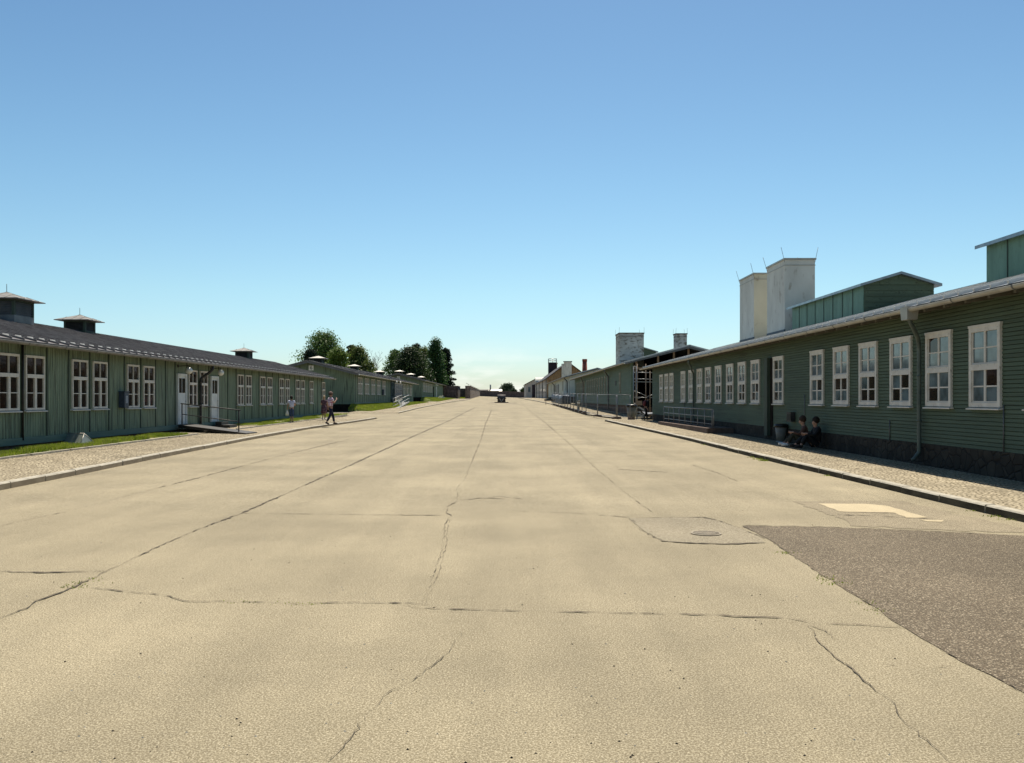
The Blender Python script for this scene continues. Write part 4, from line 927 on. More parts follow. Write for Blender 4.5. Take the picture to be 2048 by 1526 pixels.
# ---- R1: near right barrack
TR = 8 / F
R1 = Barrack(1, 9.3, TR, 6.0, 55.0, .62, 3.62)
tag(R1.root, 'green lap-sided barrack nearest on the right, with two tall white chimneys', 'barrack', 'green wooden barracks')
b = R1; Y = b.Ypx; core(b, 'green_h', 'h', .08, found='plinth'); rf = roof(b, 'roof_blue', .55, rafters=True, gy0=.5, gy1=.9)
wr = [(1945, 2007), (1857, 1908), (1785, 1827.5), (1722, 1759), (1670, 1702), (1623, 1652), (1548.5, 1571), (1504, 1523), (1478, 1495), (1455, 1469.5), (1432, 1446), (1412, 1425)]
for i, (a, c) in enumerate(wr): window(b, (Y(a) + Y(c)) / 2, 1.45, WR[(i * 3) % 5])
for y in (14.65, 12.8, 10.9): window(b, y, 1.45, WR[0])
for a, c in [(1395.4, 1407), (1378.6, 1390), (1363.5, 1373), (1340.5, 1349.7), (1331, 1338.8), (1320.5, 1328)]: window(b, (Y(a) + Y(c)) / 2, 1.45, WRP)
downpipe(b, Y(1849), 3.62, .2, dY=.62, r=.045, mat='zinc_green', hopper=True, sgn=-1)
downpipe(b, Y(1391.5), 3.62, .2, dY=1.3, r=.045, mat='zinc_green', sgn=-1)
mb = MB(); y = Y(1540.5); b.bx(mb, y - .16, y + .2, .03, .16, .3, 3.05); b.bx(mb, y - .42, y - .16, .03, .05, .3, 3.05, 1); mb.build('corner_post', ['green_dark', 'dark_wood'], b.root)
mb = MB()
for px, z0, z1 in ((1612, .62, 1.75), (1371, .62, 1.75), (2012, .62, 1.5), (1783, .62, 1.1)):
    p = b.L(Y(px), .045, z0); mb.tube([p, (p[0], p[1], p[2] + z1 - z0)], .012, 6)
mb.build('cable_conduit', 'zinc_dark', b.root)
def monitor(b, rf, Ya, Yb, half=1.2, ztop=1.08, mat='monitor', gmat='green_h'):
    zr = b.zt + RISE - b.zb; c = -HW; y0, y1 = b.yl(Ya), b.yl(Yb); zw = zr + .72; zp = zr + ztop
    mb = MB(); mb.prism([(c + half, y0, zr - 1.0), (c - half, y0, zr - 1.0), (c - half, y0, zw), (c, y0, zp), (c + half, y0, zw)], (0, y1 - y0, 0), 1)
    sy = 1 if y1 > y0 else -1; n = int(abs(y1 - y0) / .93)
    for i in range(n + 1):
        y = y0 + (y1 - y0) * i / n
        if 0 < i < n: mb.box(c + half, c + half + .03, y - .02, y + .02, zr - .6, zw - .04, 2)
    for i in range(n):
        ya_ = y0 + (y1 - y0) * i / n + sy * .024; yb_ = y0 + (y1 - y0) * (i + 1) / n - sy * .024; mb.box(c + half, c + half + .018, ya_, yb_, zr - .6, zw - .04, 0)
    # lap boards on the camera-side gable
    k = 0
    while zr - .5 + k * .2 < zp - .1:
        za = zr - .5 + k * .2; zb_ = za + .182; hwid = half if zb_ < zw else half * (zp - zb_) / (zp - zw)
        mb.box(c - hwid, c + hwid, y0, y0 - sy * .02, za, zb_, 1); k += 1
    o = mb.build('roof_monitor', [mat, gmat, 'green_dark'], b.root)
    e = half + .2; m2 = MB(); ze = zw - (zp - zw) * .2 / half + .06; zz = zp + .06; Y0, Y1 = y0 - sy * .2, y1 + sy * .2
    pr = [(c + e, ze), (c, zz), (c - e, ze), (c - e, ze - .09), (c, zz - .09), (c + e, ze - .09)]
    m2.add([(a, Y0, z) for a, z in pr] + [(a, Y1, z) for a, z in pr], [(i, (i + 1) % 6, 6 + (i + 1) % 6, 6 + i) for i in range(6)] + [(0, 5, 4, 1), (1, 4, 3, 2), (6, 7, 10, 11), (7, 8, 9, 10)])
    m2.build('monitor_roof', 'roof_blue', o); return o
monitor(b, rf, 29.45, 36.9); monitor(b, rf, 14.3, 21.9)
def chimney(b, Ya, Yb, o0, o1, ztop, mat='plaster', cap='zinc', rods=True, lean=.16, flash=True, zb_=None, rodup=.55, mi_front=None):
    """rectangular stack through the roof, given outward offsets o0 > o1"""
    mb = MB(); y0, y1 = sorted((b.yl(Ya), b.yl(Yb))); zz = ztop - b.zb; z0 = roof_z(b, o0) - b.zb - .4
    mb.box(o1, o0, y0, y1, z0, zz); 
    if mi_front: mb.m[4] = 1
    ch = mb.build('chimney', [mat, mi_front or mat], b.root)
    m2 = MB(); m2.box(o1 - .05, o0 + .05, y0 - .05, y1 + .05, zz + .002, zz + .075); m2.box(o1 - .02, o0 + .02, y0 - .02, y1 + .02, zz - .26, zz - .225)
    m2.build('cap', cap, ch)
    if flash:
        m3 = MB(); zr = roof_z(b, o0) - b.zb
        m3.add([(o0 + .02, y0 - .02, zr - .1), (o0 + .02, y1 + .02, zr - .1), (o0 + .02, y1 + .02, zr + .16), (o0 + .02, y0 - .02, zr + .16), (o0 - .02, y0 - .02, zr - .1), (o0 - .02, y1 + .02, zr - .1), (o0 - .02, y1 + .02, zr + .16), (o0 - .02, y0 - .02, zr + .16)],
               [(0, 1, 2, 3), (7, 6, 5, 4), (3, 2, 6, 7), (0, 4, 5, 1), (0, 3, 7, 4), (1, 5, 6, 2)]); m3.build('flashing', 'blue_box', ch)
    if rods:
        for (xx, yy, dx, dy) in ((o0, y0, .18, -.05), (o0, y1, .18, .05), (o1, y0, -.12, -.05), (o1, y1, -.12, .05)):
            m4 = MB(); m4.tube([(xx, yy, zz - .12), (xx + dx * .2, yy + dy * .2, zz + .02), (xx + dx * (1 if lean else .05), yy + dy, zz + rodup)], .010, 5); m4.build('lightning_rod', 'steel', ch)
    return ch
XO = lambda b, X, Yw: (b.X0 + b.t * Yw) - X      # world X -> outward offset on the right side
chimney(b, 38.0, 40.6, XO(b, 12.5, 38), XO(b, 13.85, 38), 7.82)
chimney(b, 42.7, 45.3, XO(b, 12.5, 42.7), XO(b, 13.85, 42.7), 7.86, mi_front='plaster_yellow')

# ---- R2: barrack under repair
R2 = Barrack(1, 9.3, TR, 64.5, 120, 1.08, 4.36)
tag(R2.root, 'green barrack on the right with an open dark gable under repair', 'barrack', 'green wooden barracks')
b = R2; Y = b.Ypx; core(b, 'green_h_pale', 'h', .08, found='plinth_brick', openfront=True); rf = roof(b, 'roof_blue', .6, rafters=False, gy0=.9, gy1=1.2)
for i in range(10): window(b, 79.6 + i * 2.35, 2.15, WSH)
for i in range(6): window(b, 104.8 + i * 2.4, 2.15, WSH)
window(b, Y(1241), 2.15, WSH)
for px, d in ((1219, 1.6), (1168, 2.8)): downpipe(b, Y(px), 4.36, .6, dY=d, r=.06, mat='zinc_dark', sgn=-1, foot=False)
mb = MB(); y = Y(1232.5); b.bx(mb, y - .25, y + .25, .03, .08, 2.75, 3.15); mb.build('sign_plate', 'ink', b.root)
monitor(b, rf, 85, 93, mat='monitor'); 
chimney(b, 75, 77.6, XO(b, 10.1, 75), XO(b, 12.25, 75), 7.36, mat='plaster_worn', cap='soot', lean=0, flash=False)
chimney(b, 75, 76.2, XO(b, 15.1, 75), XO(b, 16.05, 75), 7.3, mat='plaster_worn', cap='soot', lean=0, flash=False)
mb = MB()
for o_ in (-.35, -2.0, -3.2, -4.3, -5.4, -6.6, -8.0):
    zt = roof_z(b, o_) - .12; b.bx(mb, b.Ya - .1, b.Ya + .06, o_ - .07, o_ + .07, b.zb, zt)
b.bx(mb, b.Ya - .25, b.Ya - .12, -8.4, -.05, 3.85, 3.98)
mb.build('timber_post', 'timber', b.root)
mb = MB(); b.bx(mb, b.Ya - .02, b.Ya + .05, -.12, .06, b.zb, 4.4); mb.build('corner_board', 'green_h_pale', b.root)

# ---- R3: pale third barrack
R3 = Barrack(1, 9.3, TR, 130.7, 200, 1.9, 5.05)
tag(R3.root, 'pale rendered building beyond the green barrack under repair', 'building')
b = R3; Y = b.Ypx; core(b, 'plaster_far', 'flat' if False else 'h', .9, found='plinth'); rf = roof(b, 'roof_blue', .9, gut='zinc_dark')
for i in range(7): 
    if i not in (2, 3): window(b, 138 + i * 8, 3.0, WSH)
mb = MB(); b.bx(mb, 158, 168, .03, .12, 1.95, 4.2); mb.build('gateway', 'zinc_dark', b.root)
for y in (134, 172): downpipe(b, y, 5.05, 2.0, dY=1, r=.08, mat='zinc_dark', foot=False)

# ------------------------------------------------------------------ far buildings on the right
def gabled(name, label, x0, x1, y0, y1, zg, ze, zr, wall, roofm, gable=None, ov=.4, cat='building'):
    root = empty(name, (x0, y0, zg)); tag(root, label, cat); xm = (x0 + x1) / 2; W = x1 - x0
    mb = MB(); mb.prism([(0, 0, -1), (W, 0, -1), (W, 0, ze - zg), (W / 2, 0, zr - zg), (0, 0, ze - zg)], (0, y1 - y0, 0), 0)
    mb.m[-2] = mb.m[-1] = 1 if gable else 0
    mb.build('wall', [wall, gable or wall], root)
    k = (zr - ze) / (W / 2); m2 = MB(); t = .25; zl = zr - zg + t
    pr = [(-ov, ze - zg + t - k * ov), (W / 2, zl), (W + ov, ze - zg + t - k * ov), (W + ov, ze - zg + .02 - k * ov), (W / 2, zl - t + .02), (-ov, ze - zg + .02 - k * ov)]
    m2.add([(a, -ov, z) for a, z in pr] + [(a, y1 - y0 + ov, z) for a, z in pr], [(i, (i + 1) % 6, 6 + (i + 1) % 6, 6 + i) for i in range(6)] + [(0, 5, 4, 1), (1, 4, 3, 2), (6, 7, 10, 11), (7, 8, 9, 10)])
    rf = m2.build('roof', roofm, root); return root, rf
g, rf = gabled('brick_building', 'long building with brown brick gable and dark roof', 10.6, 21.4, 215, 296, 1.5, 6.65, 10.7, 'plaster_warm', 'roof_dark', 'brick')
mb = MB(); mb.box(4.3, 6.2, -.7, .5, 3.2, 9.35); mb.box(3.7, 4.3, -.45, .5, 3.2, 8.9); ch = mb.build('chimney', 'plaster', g); mb = MB(); mb.box(4.15, 6.35, -.85, .65, 9.36, 9.55); mb.build('cap', 'zinc_dark', ch)
mb = MB()
for i in range(9): MB().box(-.04, .02, 8 + i * 8, 9.4 + i * 8, 1.6, 3.6).build('window', 'pane_mid', g)
mb = MB()
for i in range(4): MB().tube([(-.12, 2 + i * 22, .2), (-.12, 2 + i * 22, 5.0)], .09, 6).build('downpipe', 'steel_dark', g)
mb = MB(); mb.box(3.6, 6.3, 62, 65, 6.5, 11.9); c2 = mb.build('chimney', 'soot', g)
mb = MB()
for (x, y) in ((3.65, 62.1), (6.25, 62.1), (3.65, 64.9), (6.25, 64.9), (4.95, 62.1)): mb.tube([(x, y, 11.9), (x, y, 13.1)], .07, 5)
for z in (12.5, 13.1):
    for y in (62.1, 64.9): mb.tube([(3.65, y, z), (6.25, y, z)], .06, 5)
    for x in (3.65, 6.25): mb.tube([(x, 62.1, z), (x, 64.9, z)], .06, 5)
mb.build('platform_railing', 'steel', c2)
mb = MB(); mb.tube([(6.1, 58, 8), (6.1, 58, 11.4)], .09, 5); mb.ball((6.1, 58, 11.4), .25, 8, 6); mb.build('antenna', 'timber', g)
# arched dormer on the far end of the roof
mb = MB()
arc = [(0, 70 + 3.2 * math.cos(a), 5.6 + 1.6 * math.sin(a)) for a in [math.pi * i / 10 for i in range(11)]]
mb.prism([(-.5, y, z) for _, y, z in arc], (3.2, 0, 0)); mb.build('dormer', 'plaster', g)
g, rf = gabled('end_house', 'pale house with dark hipped roof closing the right row', 7.9, 17.0, 320, 350, 1.6, 7.0, 9.4, 'plaster_warm', 'roof_dark')
mb = MB(); mb.box(2.3, 3.5, -.06, .02, 0.2, 5.2); mb.build('door', 'soot', g); mb = MB(); mb.box(.8, 1.7, -.06, .02, 2.4, 4.4); mb.box(5.0, 6.0, -.06, .02, 2.4, 4.4); mb.build('window', 'pane_mid', g)
# round red chimney behind
mb = MB(); root = empty('brick_chimney', (22.5, 240, 1.5)); tag(root, 'free standing red brick chimney behind the right row', 'chimney')
mb.loft([((0, 0, -1), .95, .95), ((0, 0, 10.6), .64, .64)], 16); mb.build('shaft', 'brick_red', root)
mb = MB(); mb.loft([((0, 0, 10.605), .70, .70), ((0, 0, 11.25), .70, .70)], 16); mb.build('collar', 'brick_red', root)

# ------------------------------------------------------------------ stone walls at the far end
def stone_wall(name, label, pts, h, mat, th=.8, cope=True, steps=12):
    root = empty(name, (pts[0][0], pts[0][1], G(*pts[0][:2]))); tag(root, label, 'wall'); o = Vector(root.location)
    mb = MB(); mc_ = MB()
    for a, c in zip(pts, pts[1:]):
        A, C = Vector((a[0], a[1], 0)), Vector((c[0], c[1], 0)); n = max(1, steps); d = (C - A).normalized(); nn = Vector((-d.y, d.x, 0)) * th / 2
        for i in range(n):
            p, q = A.lerp(C, i / n), A.lerp(C, (i + 1) / n); zp, zq = G(p.x, p.y), G(q.x, q.y); zp = zq = (zp + zq) / 2
            for m_, zz0, zz1, ex in ((mb, -.4, h, 0), (mc_, h + .004, h + .14, .08)):
                nx = nn * (1 + ex * 2 / th)
                P = [p - nx, q - nx, q + nx, p + nx]
                vs = [Vector((v.x, v.y, zp + zz0)) - o for v in P] + [Vector((v.x, v.y, zp + zz1)) - o for v in P]
                m_.add(vs, [(0, 3, 2, 1), (4, 5, 6, 7), (0, 1, 5, 4), (1, 2, 6, 5), (2, 3, 7, 6), (3, 0, 4, 7)])
    mb.build('wall_body', mat, root)
    if cope: mc_.build('coping', 'granite_wall', root)
    return root
stone_wall('stone_wall', 'dark stone wall block beside the farthest left barrack', [(-14.9, 206), (-11.8, 206), (-12.1, 222)], 3.0, 'granite_dark', steps=2)
stone_wall('stone_wall', 'low dark wall seen through the gap left of the road', [(-17, 245), (-10.5, 245)], 2.6, 'granite_dark', steps=2)
sw = stone_wall('stone_wall', 'long reddish stone wall running along the left road edge', [(-9.3, 204), (-8.75, 204.5), (-13.3, 436)], 3.0, 'granite_wall', steps=20)
stone_wall('stone_wall', 'far stone wall closing off the end of the road', [(-14, 440), (40, 440)], 2.95, 'granite_dark', steps=10)
mb = MB(); o = Vector(sw.location)
for i in range(6):
    t = i / 5; x, y = -8.75 - 4.55 * t, 206 + 230 * t; z = G(x, y) + 3.1; mb.tube([Vector((x, y, z)) - o, Vector((x, y, z + .35)) - o, Vector((x - .7, y, z + .75)) - o], .05, 5)
mb.build('wire_bracket', 'steel_dark', sw)
tag(blades('lawn_grass', 3000, (-15, -9.4, 208, 243), .25, .12, ['grass', 'grass'], lambda x, y: G(x, y), lambda x, y: 1, 31), 'bright grass patch seen through the gap between stone walls', 'grass')
strip('grass_gap_soil', 'grass_soil', -17, -9.4, 207, 244, .01)
# distant houses over the wall
def far_house(x, y, w_, d, ze, zr, wall, roofm, label):
    return gabled('distant_house', label, x, x + w_, y, y + d, 1.5, ze, zr, wall, roofm, ov=.5, cat='house')
# ridge running across the view: build with the long side to the camera
def cross_house(x, y, w_, d, ze, zr, wall, roofm, label, chim=None):
    root = empty('distant_house', (x, y, 1.5)); tag(root, label, 'house'); z0 = 1.5
    mb = MB(); mb.prism([(0, 0, 0), (0, d, 0), (0, d, ze - z0), (0, d / 2, zr - z0 - .2), (0, 0, ze - z0)], (w_, 0, 0)); mb.build('wall', wall, root)
    m2 = MB(); pr = [(-.5, ze - z0 - .2), (d / 2, zr - z0), (d + .5, ze - z0 - .2), (d / 2, zr - z0 - .15)]
    m2.prism([(-.6, a, z) for a, z in pr], (w_ + 1.2, 0, 0)); rf = m2.build('roof', roofm, root)
    if chim:
        m3 = MB(); m3.tube([(chim[0], d / 2, zr - z0 - .5), (chim[0], d / 2, chim[1] - z0)], .45, 8); m3.build('chimney', 'steel', rf)
    return root
cross_house(-15.6, 520, 5.6, 9, 5.6, 7.2, 'plaster_warm', 'roof_dark', 'distant house with a dark roof left of the pale one')
cross_house(-9.6, 520, 7.2, 10, 5.7, 7.3, 'plaster', 'zinc', 'distant low building with pale roof and slim chimney', chim=(.6, 10.2))
cross_house(-22, 560, 5.5, 9, 5.6, 7.0, 'plaster_warm', 'roof_dark', 'distant dark roofed house right above the left stone wall')

# ------------------------------------------------------------------ stone roller on the road
c = gp(1003, 805.5); root = empty('stone_roller', c); tag(root, 'big old stone road roller standing on a low base in the roadway', 'roller')
mb = MB(); n = 28; rr = .62; zc = .74
mb.tube([(-.66, 0, zc), (.66, 0, zc)], rr, n); mb.build('drum', 'stone_roller', root)
mb = MB(); mb.bar((-.74, -.75, zc), (-.74, .75, zc), .09, .16); mb.bar((.74, -.75, zc), (.74, .75, zc), .09, .16); mb.bar((-.78, -.78, zc), (.78, -.78, zc), .1, .16); mb.bar((-.78, .78, zc), (.78, .78, zc), .1, .16)
mb.build('frame', 'steel_dark', root)
mb = MB(); mb.tube([(-.35, -.78, zc), (0, -1.3, .18)], .02, 6); mb.tube([(.35, -.78, zc), (0, -1.3, .18)], .02, 6); mb.build('drawbar', 'plate_white', root)
mb = MB(); mb.box(-1.15, 1.15, -1.0, 1.0, -.05, .11); mb.build('base', 'soot', root)
flat_patch('asphalt_strip', 'asphalt', [(971, 806.8), (985, 805.2), (1030, 805.6), (1036, 807), (1010, 806.2)], .004, .0, 3)

# ------------------------------------------------------------------ ramps and rails
root = empty('entrance_ramp', (-12.2, 36, G(0, 36))); tag(root, 'dark entrance ramp with handrail in front of the white doors', 'ramp'); o = Vector(root.location)
def W(*p): return Vector(p) - o
A, B, C, D = (-13.95, 36.3), (-10.45, 34.3), (-10.35, 35.5), (-13.95, 37.8)
zw_, ze_ = .50, .22
mb = MB(); mb.add([W(*A, zw_), W(*B, ze_), W(*C, ze_), W(*D, zw_), W(*A, zw_ - .13), W(*B, ze_ - .1), W(*C, ze_ - .1), W(*D, zw_ - .13)],
                  [(0, 1, 2, 3), (7, 6, 5, 4), (0, 4, 5, 1), (1, 5, 6, 2), (2, 6, 7, 3), (3, 7, 4, 0)]); mb.build('deck', 'steel_dark', root)
mb = MB(); mb.box(-13.9 - o.x, -13.2 - o.x, 36.4 - o.y, 37.6 - o.y, -.1, .2); mb.box(-12.3 - o.x, -12.0 - o.x, 35.5 - o.y, 36.4 - o.y, -.1, .2); mb.build('support', 'plinth', root)
rail = lambda t, z: W(-13.85 + 2.95 * t, 36.45 - 1.65 * t, z)
mb = MB(); mb.tube([rail(-.02, zw_ + .9), rail(1.03, ze_ + .92)], .022, 8); mb.tube([rail(0, zw_ + .45), rail(1, ze_ + .45)], .018, 8)
for t in (0, 1): mb.tube([rail(t, (zw_, ze_)[t] - .05), rail(t, (zw_, ze_)[t] + .91)], .026, 8)
mb.build('handrail', 'steel_dark', root)
# doorstep of the second door
mb = MB(); z = G(-13.7, 41.3); mb.box(-.35, .35, -.55, .55, -.1, .16); mb.box(-.35, -.05, -.5, .5, .161, .3); so = mb.build('door_step', 'steel_dark', loc=(-13.55, 41.3, z + .1)); tag(so, 'dark metal step below the farther white door', 'step')

# ramp on the right pavement
ya, yb_ = 35.0, 46.2; root = empty('entrance_ramp', (8.4, ya, G(0, ya))); tag(root, 'concrete ramp slab with three-bar steel railing on the right pavement', 'ramp'); o = Vector(root.location)
mb = MB(); z0 = .05; pts = [(8.33, ya, .40), (9.42, ya, .40), (9.48, yb_, .37), (8.33, yb_, .37)]
vs = [Vector(p) - o for p in pts] + [Vector((p[0], p[1], .10)) - o for p in pts]; mb.add(vs, [(0, 1, 2, 3), (7, 6, 5, 4), (0, 4, 5, 1), (1, 5, 6, 2), (2, 6, 7, 3), (3, 7, 4, 0)]); mb.build('slab', 'cement_dark', root)
mb = MB(); n = 9
for i in range(n):
    y = ya + .35 + (yb_ - ya - .5) * i / (n - 1); mb.tube([Vector((8.62, y, .35)) - o, Vector((8.62, y, 1.17)) - o], .024, 8)
for z in (1.17, .86, .55): mb.tube([Vector((8.62, ya + .3, z)) - o, Vector((8.62, yb_ - .1, z)) - o], .024 if z > 1 else .018, 8)
mb.tube([Vector((8.62, ya + .32, 1.17)) - o, Vector((8.66, ya + .25, 1.12)) - o, Vector((8.66, ya + .25, .4)) - o], .024, 8)
mb.build('railing', 'steel_mid', root)

# long wheelchair ramp in front of L2
root = empty('metal_ramp', (-12.0, 95, G(-12, 95) + .1)); tag(root, 'long grey metal ramp with handrails up to the barrack marked 6', 'ramp'); o = Vector(root.location)
P = lambda t, s_, z: Vector((-11.65 - 1.2 * t - .95 * s_, 94.5 + 19.5 * t, G(0, 94.5) + .1 + (1.15 - G(0, 94.5) - .1) * t + z)) - o
mb = MB(); mb.add([P(0, 0, 0), P(0, 1, 0), P(1, 1, 0), P(1, 0, 0), P(0, 0, -.08), P(0, 1, -.08), P(1, 1, -.08), P(1, 0, -.08)], [(0, 1, 2, 3), (7, 6, 5, 4), (0, 4, 5, 1), (1, 5, 6, 2), (2, 6, 7, 3), (3, 7, 4, 0)]); mb.build('deck', 'zinc_dark', root)
for s_ in (0, 1):
    mb = MB(); mb.bar(P(0, s_, .03), P(1, s_, .03), .06, .16); mb.tube([P(.12, s_, .95), P(.97, s_, .95), P(1.0, s_, .8)], .035, 6); mb.tube([P(.12, s_, .5), P(1, s_, .5)], .03, 6)
    for k in range(3): t = .12 + .88 * k / 2; mb.tube([P(t, s_, -.3), P(t, s_, .95)], .025, 6)
    mb.build('handrail', 'steel', root)

# glass light-well covers
def tent(p, s_, label, rz=0, grp=None):
    root = empty('light_well_cover', p, rz); tag(root, label, 'skylight', grp)
    mb = MB(); L_, W_, H_ = .55 * s_, .28 * s_, .30 * s_
    mb.add([(-W_, -L_, 0), (W_, -L_, 0), (W_, L_, 0), (-W_, L_, 0), (0, -L_ * .75, H_), (0, L_ * .75, H_)], [(0, 1, 4), (1, 2, 5, 4), (2, 3, 5), (3, 0, 4, 5)])
    mb.build('glass', 'glass_tent', root)
    mb = MB(); 
    for a, c in (((-W_, -L_, 0), (W_, -L_, 0)), ((W_, -L_, 0), (W_, L_, 0)), ((W_, L_, 0), (-W_, L_, 0)), ((-W_, -L_, 0), (0, -L_ * .75, H_)), ((W_, -L_, 0), (0, -L_ * .75, H_)), ((W_, L_, 0), (0, L_ * .75, H_)), ((0, -L_ * .75, H_), (0, L_ * .75, H_))): mb.tube([a, c], .011, 5)
    mb.build('edging', 'zinc', root)
tent(gp(147, 886, .15), 1.05, 'clouded glass light-well cover in the grass by the nearest left barrack', R(72))
tent(Vector((-13.2, 106, G(0, 106) + .55)), 1.3, 'small pale light-well cover on the grass bank below barrack 6', R(40))
tent(Vector((-13.2, 176, G(0, 176) + .5)), 1.5, 'small pale light-well cover on the grass bank of the farthest left barrack', R(40))
tent(gp(326, 863, .15), .4, 'small white lamp-like cap in the grass beside the entrance ramp', R(20))

# ------------------------------------------------------------------ site fence, scaffold, bins
fp = [gp(px, py, .1) for px, py in [(1262, 838.5), (1233, 838), (1195, 833), (1172, 827.5), (1164, 825), (1155.5, 823), (1147.5, 820.8), (1141, 818.8), (1135, 817), (1130, 815.6), (1124, 814), (1117, 812), (1110, 810.3), (1104, 808.8)]]
def fence_panel(a, c):
    root = empty('site_fence_panel', a); a, c = Vector(a), Vector(c); d = c - a; L_ = d.length; root.rotation_euler = (0, 0, math.atan2(d.y, d.x)); H = 1.62; dz = c.z - a.z
    mb = MB()
    for x in (.06, L_ - .06): mb.tube([(x, 0, 0 + dz * x / L_), (x, 0, H + dz * x / L_)], .028, 8)
    for z in (.14, H): mb.tube([(.06, 0, z), (L_ - .06, 0, z + dz)], .02, 6)
    mb.build('frame', 'steel_mid', root)
    mb = MB(); n = max(4, int(L_ / .28))
    for i in range(1, n):
        x = .06 + (L_ - .12) * i / n; mb.tube([(x, 0, .14 + dz * x / L_), (x, 0, H + dz * x / L_)], .0035, 3, cap=False)
    for z in (.45, .75, 1.05, 1.35): mb.tube([(.06, 0, z), (L_ - .06, 0, z + dz)], .0035, 3, cap=False)
    mb.build('mesh_infill', 'steel_mid', root)
    mb = MB(); mb.add([(-.12, -.32, .0), (.12, -.32, .0), (.12, .32, .0), (-.12, .32, .0), (-.09, -.29, .13), (.09, -.29, .13), (.09, .29, .13), (-.09, .29, .13)], [(0, 3, 2, 1), (4, 5, 6, 7), (0, 1, 5, 4), (1, 2, 6, 5), (2, 3, 7, 6), (3, 0, 4, 7)]); mb.build('foot', 'cement_dark', root)
    return root
names = ['steel mesh fence panel nearest the scaffold', 'widest steel mesh fence panel, second from the scaffold'] 
ordn = ['third', 'fourth', 'fifth', 'sixth', 'seventh', 'eighth', 'ninth', 'tenth', 'eleventh', 'twelfth']
for i, (a, c) in enumerate(zip(fp, fp[1:])):
    lb = names[i] if i < 2 else ('steel mesh fence panel farthest up the road' if i == len(fp) - 2 else '%s steel mesh fence panel counted from the scaffold' % ordn[i - 2])
    tag(fence_panel(a, c), lb, 'fence', 'site fence panels along the right kerb')
# concrete post inside the fence
c = gp(1157, 823, .1); root = empty('concrete_bollard', c); tag(root, 'short pale concrete post behind the site fence', 'bollard')
mb = MB(); mb.loft([((0, 0, 0), .2, .2), ((0, 0, .08), .2, .2), ((0, 0, .081), .13, .13), ((0, 0, .85), .13, .13), ((0, 0, .95), .18, .16), ((0, 0, 1.0), .15, .13)], 12); mb.build('post', 'cement', root)
mb = MB(); mb.box(-.13, .13, -.18, -.13, .72, .86); mb.build('plaque', 'plate_white', root)
# low barrier at the far end of the fence
c = gp(1099, 809, .1); root = empty('road_barrier', c); tag(root, 'low barrier trestle at the far end of the fence', 'barrier'); mb = MB()
for x in (-.5, .5): mb.tube([(x, -.2, 0), (x, 0, .75)], .03, 5); mb.tube([(x, .2, 0), (x, 0, .75)], .03, 5)
mb.box(-.7, .7, -.03, .03, .5, .72); mb.build('trestle', 'steel_dark', root)
# dark blue form added to paint in the plinth's shade behind the fence
root = empty('plinth_shade', (8.6, 118, G(8.6, 118) + .1)); tag(root, 'dark blue form painting in the shaded plinth behind the site fence', 'plinth shade'); r = random.Random(5); mb = MB()
K = 16; vs = []
for j in range(K + 1):
    y = j / K * 26
    for (x, z) in ((-.8, 0), (-.75, .8), (-.6, 1.15), (.5, 1.2), (.6, 0)): vs.append((x + r.uniform(-.06, .06), y, z + (r.uniform(-.12, .12) if z > 0 else 0) + (G(8.6, 118 + y) - G(8.6, 118)) - (.02 if z == 0 else 0)))
mb.add(vs, [(j * 5 + i, j * 5 + i + 1, (j + 1) * 5 + i + 1, (j + 1) * 5 + i) for j in range(K) for i in range(4)] + [(0, 1, 2, 3, 4), tuple(K * 5 + i for i in (4, 3, 2, 1, 0))]); mb.build('tarpaulin', 'blue_box', root)

# scaffold tower with ladder frame before the open gable
Ys = 60.5; X = lambda px: (px - CX) * Ys / F; Z = lambda py: CH - (py - HZ) * Ys / F
zg = G(9.2, Ys); root = empty('scaffold', (X(1270), Ys, zg)); tag(root, 'galvanised scaffold tower with ladder frame before the dark open gable', 'scaffold'); o = Vector(root.location)
mb = MB()
for px in (1267.2, 1273): mb.tube([Vector((X(px), Ys, zg)) - o, Vector((X(px), Ys, Z(732.5))) - o], .03, 8)
y = 733
while y < 838: mb.tube([Vector((X(1267.2), Ys, Z(y))) - o, Vector((X(1273), Ys, Z(y + .3))) - o], .02, 6); y += 12.3
mb.build('ladder_frame', 'steel', root)
mb = MB()
for px, top in ((1281.5, 726), (1299, 726)): mb.tube([Vector((X(px), Ys + 1.6, zg)) - o, Vector((X(px), Ys + 1.6, Z(top))) - o], .035, 8)
mb.tube([Vector((X(1300), Ys, zg)) - o, Vector((X(1300), Ys, Z(742))) - o], .03, 8)
mb.build('upright', 'timber', root)
mb = MB()
for py in (744.5, 757.5, 794.5): mb.tube([Vector((X(1269), Ys, Z(py))) - o, Vector((X(1306), Ys, Z(py + 1))) - o], .025, 6)
mb.bar(Vector((X(1269), Ys + .05, Z(763.5))) - o, Vector((X(1306), Ys + .05, Z(764))) - o, .3, .05)
mb.tube([Vector((X(1273), Ys, Z(783))) - o, Vector((X(1295), Ys, Z(793))) - o], .02, 6); mb.tube([Vector((X(1295), Ys, Z(793))) - o, Vector((X(1306), Ys, Z(789))) - o], .02, 6); mb.tube([Vector((X(1273), Ys, Z(798))) - o, Vector((X(1285), Ys, Z(794))) - o], .02, 6)
mb.build('ledger', 'steel', root)
mb = MB()
for py, q in ((813, 5), (822, 7), (828, 0)):
    mb.bar(Vector((X(1272), Ys - .1, Z(py + 2))) - o, Vector((X(1278), Ys - .1, Z(py + 2))) - o, .05, .1); mb.bar(Vector((X(1278), Ys - .1, Z(py + 2))) - o, Vector((X(1290), Ys - .3, Z(py + 8 + q * .2))) - o, .05, .1)
mb.build('stair_handrail', 'steel', root)
